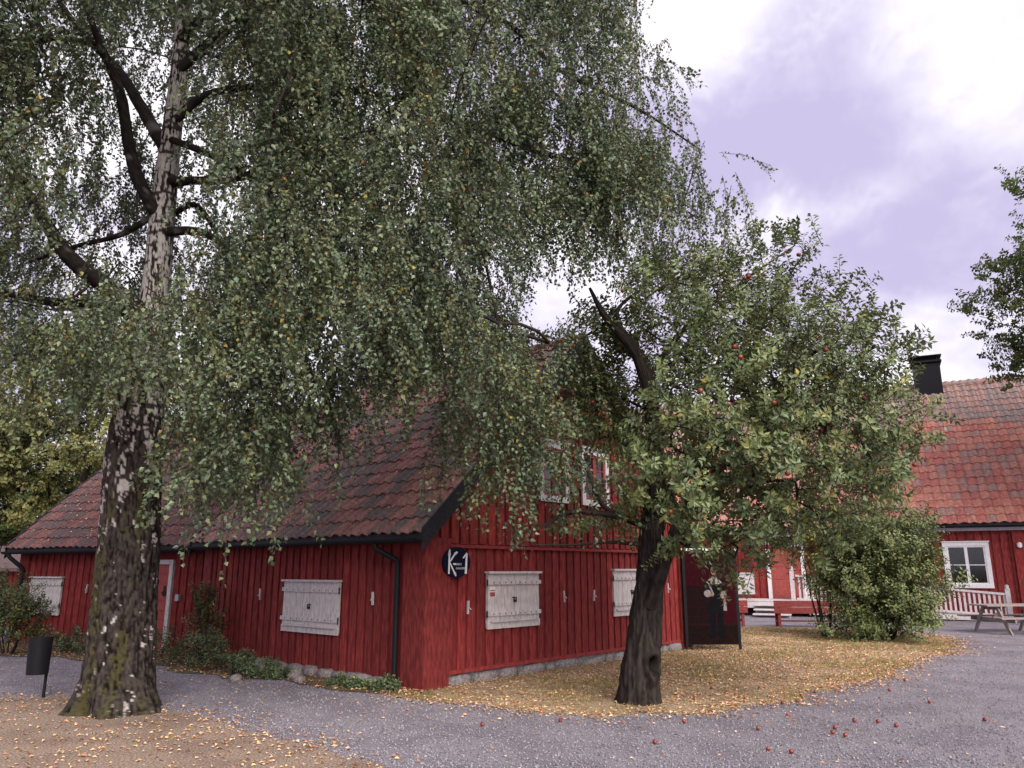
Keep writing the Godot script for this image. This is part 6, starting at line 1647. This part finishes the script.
const APPLE_ANCHORS := [[2.18,6.51,-0.28,0.3,8],[2.69,6.92,-0.92,0.3,8],[2.74,6.28,0.22,0.3,8],[0.72,6.58,-1.28,0.3,8],[0.98,6.19,-0.69,0.3,8],[1.04,6.15,-0.44,0.3,8],[1.33,5.98,0.11,0.3,8],[1.59,5.91,-0.01,0.3,8],[1.98,6.0,-0.3,0.3,8],[2.25,5.93,0.42,0.3,8],[0.13,5.17,1.12,0.3,8],[0.5,5.88,-0.84,0.3,8],[0.54,5.97,-1.1,0.3,8],[0.58,5.54,0.78,0.3,8],[0.89,6.07,-0.6,0.3,8],[0.85,5.53,0.65,0.3,8],[0.99,5.76,0.05,0.3,8],[1.38,6.36,-1.53,0.3,8],[1.18,5.55,0.6,0.3,8],[1.62,6.14,-0.97,0.3,8],[1.72,6.29,-1.35,0.3,8],[1.45,5.71,0.29,0.3,8],[1.81,5.39,0.9,0.3,8],[2.39,5.76,0.07,0.3,8],[3.42,5.79,-0.49,0.3,8],[0.44,5.68,-0.52,0.3,8],[0.6,5.15,0.2,0.3,8],[0.66,5.24,-0.07,0.3,8],[0.93,5.65,-1.32,0.3,8],[0.6,4.81,1.49,0.3,8],[1.05,5.44,-0.39,0.3,8],[1.24,5.16,0.68,0.3,8],[1.55,5.54,-0.43,0.3,8],[1.26,5.07,0.82,0.3,8],[1.55,5.41,-0.18,0.3,8],[1.55,5.07,1.12,0.3,8],[2.05,5.59,-0.36,0.3,8],[2.41,5.97,-1.47,0.3,8],[1.96,5.12,0.68,0.3,8],[2.41,5.55,-0.59,0.3,8],[3.0,6.12,-2.25,0.3,8],[3.04,5.72,-0.67,0.3,8],[3.34,5.85,-1.03,0.3,8],[3.64,5.44,-0.55,0.3,8],[-0.56,5.14,-0.61,0.3,8],[-0.45,5.49,-1.76,0.3,8],[-0.14,5.39,-0.94,0.3,8],[-0.07,5.57,-1.52,0.3,8],[0.06,5.25,-1.22,0.3,8],[0.08,5.31,-1.41,0.3,8],[0.5,5.39,-0.95,0.3,8],[0.45,5.31,-0.72,0.3,8],[0.69,5.07,-0.55,0.3,8],[0.9,4.82,0.78,0.3,8],[1.28,5.29,-0.74,0.3,8],[1.6,5.69,-2.0,0.3,8],[0.85,4.58,1.09,0.3,8],[1.2,4.97,-0.24,0.3,8],[1.26,4.65,1.07,0.3,8],[1.78,4.87,0.2,0.3,8],[1.88,4.96,-0.11,0.3,8],[2.26,5.0,0.43,0.3,8],[3.18,5.79,-2.02,0.3,8],[2.2,4.68,0.81,0.3,8],[2.52,4.93,-0.03,0.3,8],[2.35,4.63,1.46,0.3,8],[3.06,5.15,-0.19,0.3,8],[3.07,4.75,0.47,0.3,8],[3.45,4.99,-0.34,0.3,8],[4.09,5.12,-0.92,0.3,8],[-0.63,4.83,-0.55,0.3,8],[-0.59,4.95,-0.99,0.3,8],[-0.31,4.89,-1.29,0.3,8],[-0.38,4.72,-0.68,0.3,8],[0.34,5.09,-1.23,0.3,8],[0.31,5.04,-1.04,0.3,8],[0.47,5.11,-1.2,0.3,8],[0.47,5.12,-1.23,0.3,8],[0.84,4.56,0.34,0.3,8],[1.12,4.89,-0.84,0.3,8],[1.42,5.24,-2.12,0.3,8],[1.0,4.26,1.49,0.3,8],[1.64,4.89,-0.79,0.3,8],[1.44,4.47,0.76,0.3,8],[1.85,4.85,-0.6,0.3,8],[1.72,4.56,0.33,0.3,8],[1.92,4.73,-0.3,0.3,8],[2.45,5.19,-1.96,0.3,8],[2.0,4.3,0.96,0.3,8],[2.68,4.79,-0.85,0.3,8],[3.1,5.09,-1.99,0.3,8],[1.94,4.35,1.52,0.3,8],[2.83,5.01,-0.78,0.3,8],[2.97,5.12,-1.15,0.3,8],[2.62,4.64,0.5,0.3,8],[3.07,4.95,-0.58,0.3,8],[2.73,4.32,0.91,0.3,8],[3.43,4.75,-0.68,0.3,8],[3.71,4.92,-1.3,0.3,8],[3.83,4.7,-0.37,0.3,8],[3.76,4.61,0.13,0.3,8],[-0.41,4.44,-1.02,0.3,8],[-0.35,4.58,-1.62,0.3,8],[-0.03,4.59,-1.43,0.3,8],[-0.04,4.57,-1.37,0.3,8],[0.03,4.82,-1.4,0.3,8],[0.04,4.83,-1.45,0.3,8],[0.57,4.73,-1.0,0.3,8],[0.67,4.87,-1.53,0.3,8],[0.5,3.95,1.15,0.3,8],[0.99,4.47,-1.05,0.3,8],[1.01,4.5,-1.16,0.3,8],[0.59,4.02,1.06,0.3,8],[1.04,4.49,-0.87,0.3,8],[1.01,4.2,0.4,0.3,8],[1.35,4.52,-0.92,0.3,8],[1.38,4.06,0.76,0.3,8],[1.67,4.29,-0.22,0.3,8],[1.75,4.29,0.3,0.3,8],[2.11,4.57,-0.83,0.3,8],[2.39,4.79,-1.69,0.3,8],[1.63,4.12,1.3,0.3,8],[2.26,4.59,-0.51,0.3,8],[2.72,4.93,-1.84,0.3,8],[1.85,4.02,1.48,0.3,8],[2.42,4.41,-0.05,0.3,8],[2.42,4.03,0.9,0.3,8],[3.15,4.46,-0.89,0.3,8],[3.49,4.65,-1.7,0.3,8],[2.95,4.07,0.53,0.3,8],[3.38,4.3,-0.43,0.3,8],[3.37,4.28,0.46,0.3,8],[3.53,4.19,0.36,0.3,8],[-0.39,4.34,-1.08,0.3,8],[-0.37,4.39,-1.26,0.3,8],[-0.11,4.28,-0.68,0.3,8],[-0.03,4.41,-1.23,0.3,8],[0.19,4.39,-1.45,0.3,8],[0.11,4.28,-0.94,0.3,8],[0.35,4.0,-0.56,0.3,8],[0.39,4.05,-0.79,0.3,8],[0.85,4.1,0.28,0.3,8],[1.07,3.78,1.08,0.3,8],[1.44,4.06,-0.24,0.3,8],[1.79,4.34,-1.52,0.3,8],[1.35,4.12,0.26,0.3,8],[1.58,3.88,0.76,0.3,8],[2.37,4.42,-1.69,0.3,8],[1.82,3.71,1.03,0.3,8],[2.32,4.0,-0.36,0.3,8],[1.89,3.71,1.33,0.3,8],[2.63,4.13,-0.63,0.3,8],[3.0,4.34,-1.62,0.3,8],[2.65,3.97,0.46,0.3,8],[3.67,4.51,-1.99,0.3,8],[2.89,3.85,0.69,0.3,8],[3.55,4.17,-0.77,0.3,8],[3.12,3.87,0.52,0.3,8],[3.81,4.19,-0.96,0.3,8],[4.17,4.36,-1.74,0.3,8],[3.59,3.92,0.35,0.3,8],[-0.79,3.61,-0.03,0.3,8],[-0.28,4.0,-1.01,0.3,8],[-0.27,4.02,-1.11,0.3,8],[0.18,3.73,-0.86,0.3,8],[0.28,3.84,-1.5,0.3,8],[0.52,3.8,-0.88,0.3,8],[0.52,3.81,-0.91,0.3,8],[0.45,3.48,1.03,0.3,8],[0.67,3.66,0.04,0.3,8],[0.69,3.33,1.36,0.3,8],[1.23,3.71,-0.82,0.3,8],[1.47,3.88,-1.81,0.3,8],[0.75,3.51,1.48,0.3,8],[1.36,3.98,-0.9,0.3,8],[1.22,3.34,1.31,0.3,8],[1.48,3.52,1.27,0.3,8],[2.0,3.83,-0.33,0.3,8],[2.52,4.13,-1.89,0.3,8],[1.75,3.54,1.28,0.3,8],[2.47,3.93,-0.73,0.3,8],[2.32,3.51,0.46,0.3,8],[2.8,3.72,-0.77,0.3,8],[2.34,3.62,0.99,0.3,8],[3.06,3.97,-0.78,0.3,8],[3.45,4.16,-1.73,0.3,8],[2.58,3.52,0.89,0.3,8],[2.67,3.34,1.28,0.3,8],[2.99,3.52,1.32,0.3,8],[4.16,3.62,0.0,0.3,8],[-0.46,3.57,-1.04,0.3,8],[-0.44,3.6,-1.23,0.3,8],[-0.16,3.67,-0.89,0.3,8],[-0.06,3.81,-1.7,0.3,8],[0.19,3.56,-1.3,0.3,8],[0.15,3.52,-1.03,0.3,8],[0.31,3.5,-0.71,0.3,8],[0.42,3.61,-1.4,0.3,8],[0.35,3.35,0.51,0.3,8],[0.46,3.44,-0.06,0.3,8],[0.64,3.18,0.66,0.3,8],[1.17,3.52,-1.67,0.3,8],[1.09,3.51,0.19,0.3,8],[1.13,3.53,0.02,0.3,8],[1.45,3.34,0.23,0.3,8],[1.58,3.4,-0.19,0.3,8],[2.07,3.66,-1.87,0.3,8],[1.5,3.29,1.17,0.3,8],[1.87,3.48,0.05,0.3,8],[1.94,3.39,0.71,0.3,8],[2.18,3.51,0.01,0.3,8],[2.91,3.85,-2.03,0.3,8],[1.97,3.15,1.19,0.3,8],[2.36,3.38,1.02,0.3,8],[2.95,3.62,-0.41,0.3,8],[3.35,3.79,-1.37,0.3,8],[2.53,3.32,1.12,0.3,8],[3.03,3.52,-0.04,0.3,8],[3.41,3.3,0.18,0.3,8],[3.83,3.43,-0.67,0.3,8],[4.56,3.66,-2.2,0.3,8],[3.46,3.26,0.43,0.3,8],[3.67,3.33,0.0,0.3,8],[0.01,3.05,1.27,0.3,8],[0.41,3.37,-0.99,0.3,8],[0.6,3.53,-2.12,0.3,8],[0.24,3.0,1.19,0.3,8],[0.64,3.28,-0.83,0.3,8],[0.76,3.36,-1.46,0.3,8],[0.86,3.07,0.29,0.3,8],[1.14,3.22,-0.88,0.3,8],[1.3,3.31,-1.55,0.3,8],[1.11,2.91,0.2,0.3,8],[1.28,2.99,-0.47,0.3,8],[1.71,3.18,-2.11,0.3,8],[1.15,2.95,1.29,0.3,8],[1.74,3.21,-0.73,0.3,8],[1.94,3.3,-1.4,0.3,8],[1.32,2.89,1.51,0.3,8],[1.91,3.13,-0.33,0.3,8],[1.67,3.07,1.18,0.3,8],[2.36,3.35,-0.8,0.3,8],[2.86,3.56,-2.26,0.3,8],[1.8,2.98,1.49,0.3,8],[2.54,3.26,-0.5,0.3,8],[2.18,2.89,1.45,0.3,8],[3.33,3.25,-1.36,0.3,8],[2.67,2.98,0.6,0.3,8],[3.01,3.08,-0.19,0.3,8],[3.69,3.29,-1.79,0.3,8],[2.86,3.04,1.18,0.3,8],[3.86,3.02,-0.71,0.3,8],[0.09,2.83,-1.21,0.3,8],[0.26,2.63,0.47,0.3,8],[0.42,2.7,-0.39,0.3,8],[0.26,2.64,1.22,0.3,8],[0.81,2.91,-1.51,0.3,8],[0.6,2.74,1.51,0.3,8],[1.06,2.95,-0.41,0.3,8],[1.34,3.08,-1.55,0.3,8],[1.18,2.64,0.23,0.3,8],[1.65,2.8,-1.52,0.3,8],[1.34,2.88,0.43,0.3,8],[1.7,3.02,-0.82,0.3,8],[1.43,2.74,0.89,0.3,8],[1.67,2.82,0.11,0.3,8],[2.13,2.97,-1.35,0.3,8],[1.84,2.65,0.48,0.3,8],[1.97,2.69,0.09,0.3,8],[2.15,2.85,0.47,0.3,8],[2.96,3.1,-1.73,0.3,8],[2.38,2.67,1.03,0.3,8],[2.77,2.77,0.09,0.3,8],[2.83,2.81,0.62,0.3,8],[3.45,2.96,-0.78,0.3,8],[3.95,3.09,-1.92,0.3,8],[2.99,2.83,0.72,0.3,8],[3.3,2.9,0.06,0.3,8],[3.98,3.07,-1.4,0.3,8],[-0.62,2.45,-0.43,0.3,8],[0.1,2.48,-0.22,0.3,8],[0.19,2.5,0.18,0.3,8],[0.41,2.43,1.22,0.3,8],[0.65,2.51,0.11,0.3,8],[1.05,2.65,-1.75,0.3,8],[0.59,2.42,1.45,0.3,8],[0.88,2.27,1.02,0.3,8],[1.42,2.44,0.49,0.3,8],[1.32,2.27,1.12,0.3,8],[1.95,2.48,0.23,0.3,8],[2.18,2.58,0.38,0.3,8],[2.68,2.69,-0.96,0.3,8],[2.8,2.72,-1.3,0.3,8],[2.53,2.36,0.25,0.3,8],[2.7,2.39,-0.18,0.3,8],[3.19,2.47,-1.39,0.3,8],[2.3,2.5,1.49,0.3,8],[2.9,2.4,0.64,0.3,8],[0.8,2.35,-1.25,0.3,8],[0.56,2.02,0.66,0.3,8],[0.84,2.16,0.67,0.3,8],[1.51,2.06,-0.53,0.3,8],[1.72,2.28,0.24,0.3,8],[2.14,2.21,-0.49,0.3,8],[1.92,2.24,0.95,0.3,8],[2.59,2.11,0.35,0.3,8],[1.46,1.94,-0.9,0.3,8],[1.32,1.84,0.29,0.3,8],[2.07,2.04,-1.0,0.3,8]]
const APPLE_HOLE := [-1.121, 0.51]
const APPLES := [[3.48,-10.57],[3.24,-9.68],[3.05,-11.2],[3.09,-10.87],[4.24,-11.46],[5.37,-11.64],[5.41,-10.64],[3.51,-8.99],[3.38,-8.73],[3.89,-9.38],[4.13,-9.32],[4.23,-9.1],[2.66,-8.94],[2.63,-7.84],[2.45,-7.96],[1.94,-9.32],[0.55,-9.38],[-0.33,-9.15],[2.44,-10.95],[2.89,-11.83],[3.01,-11.46],[3.58,-11.83],[5.41,-9.44],[6.08,-12.63],[1.42,-8.26],[3.45,-8.58],[3.93,-11.12]]
const STONES := [[-4.31,-13.82,0.13],[-4.31,-12.74,0.12],[-3.51,-13.08,0.16],[-3.28,-12.63,0.1],[-2.12,-12.22,0.12],[-1.73,-11.83,0.15],[3.16,-17.05,0.12],[2.81,-16.47,0.1],[-9.53,-19.87,0.1]]
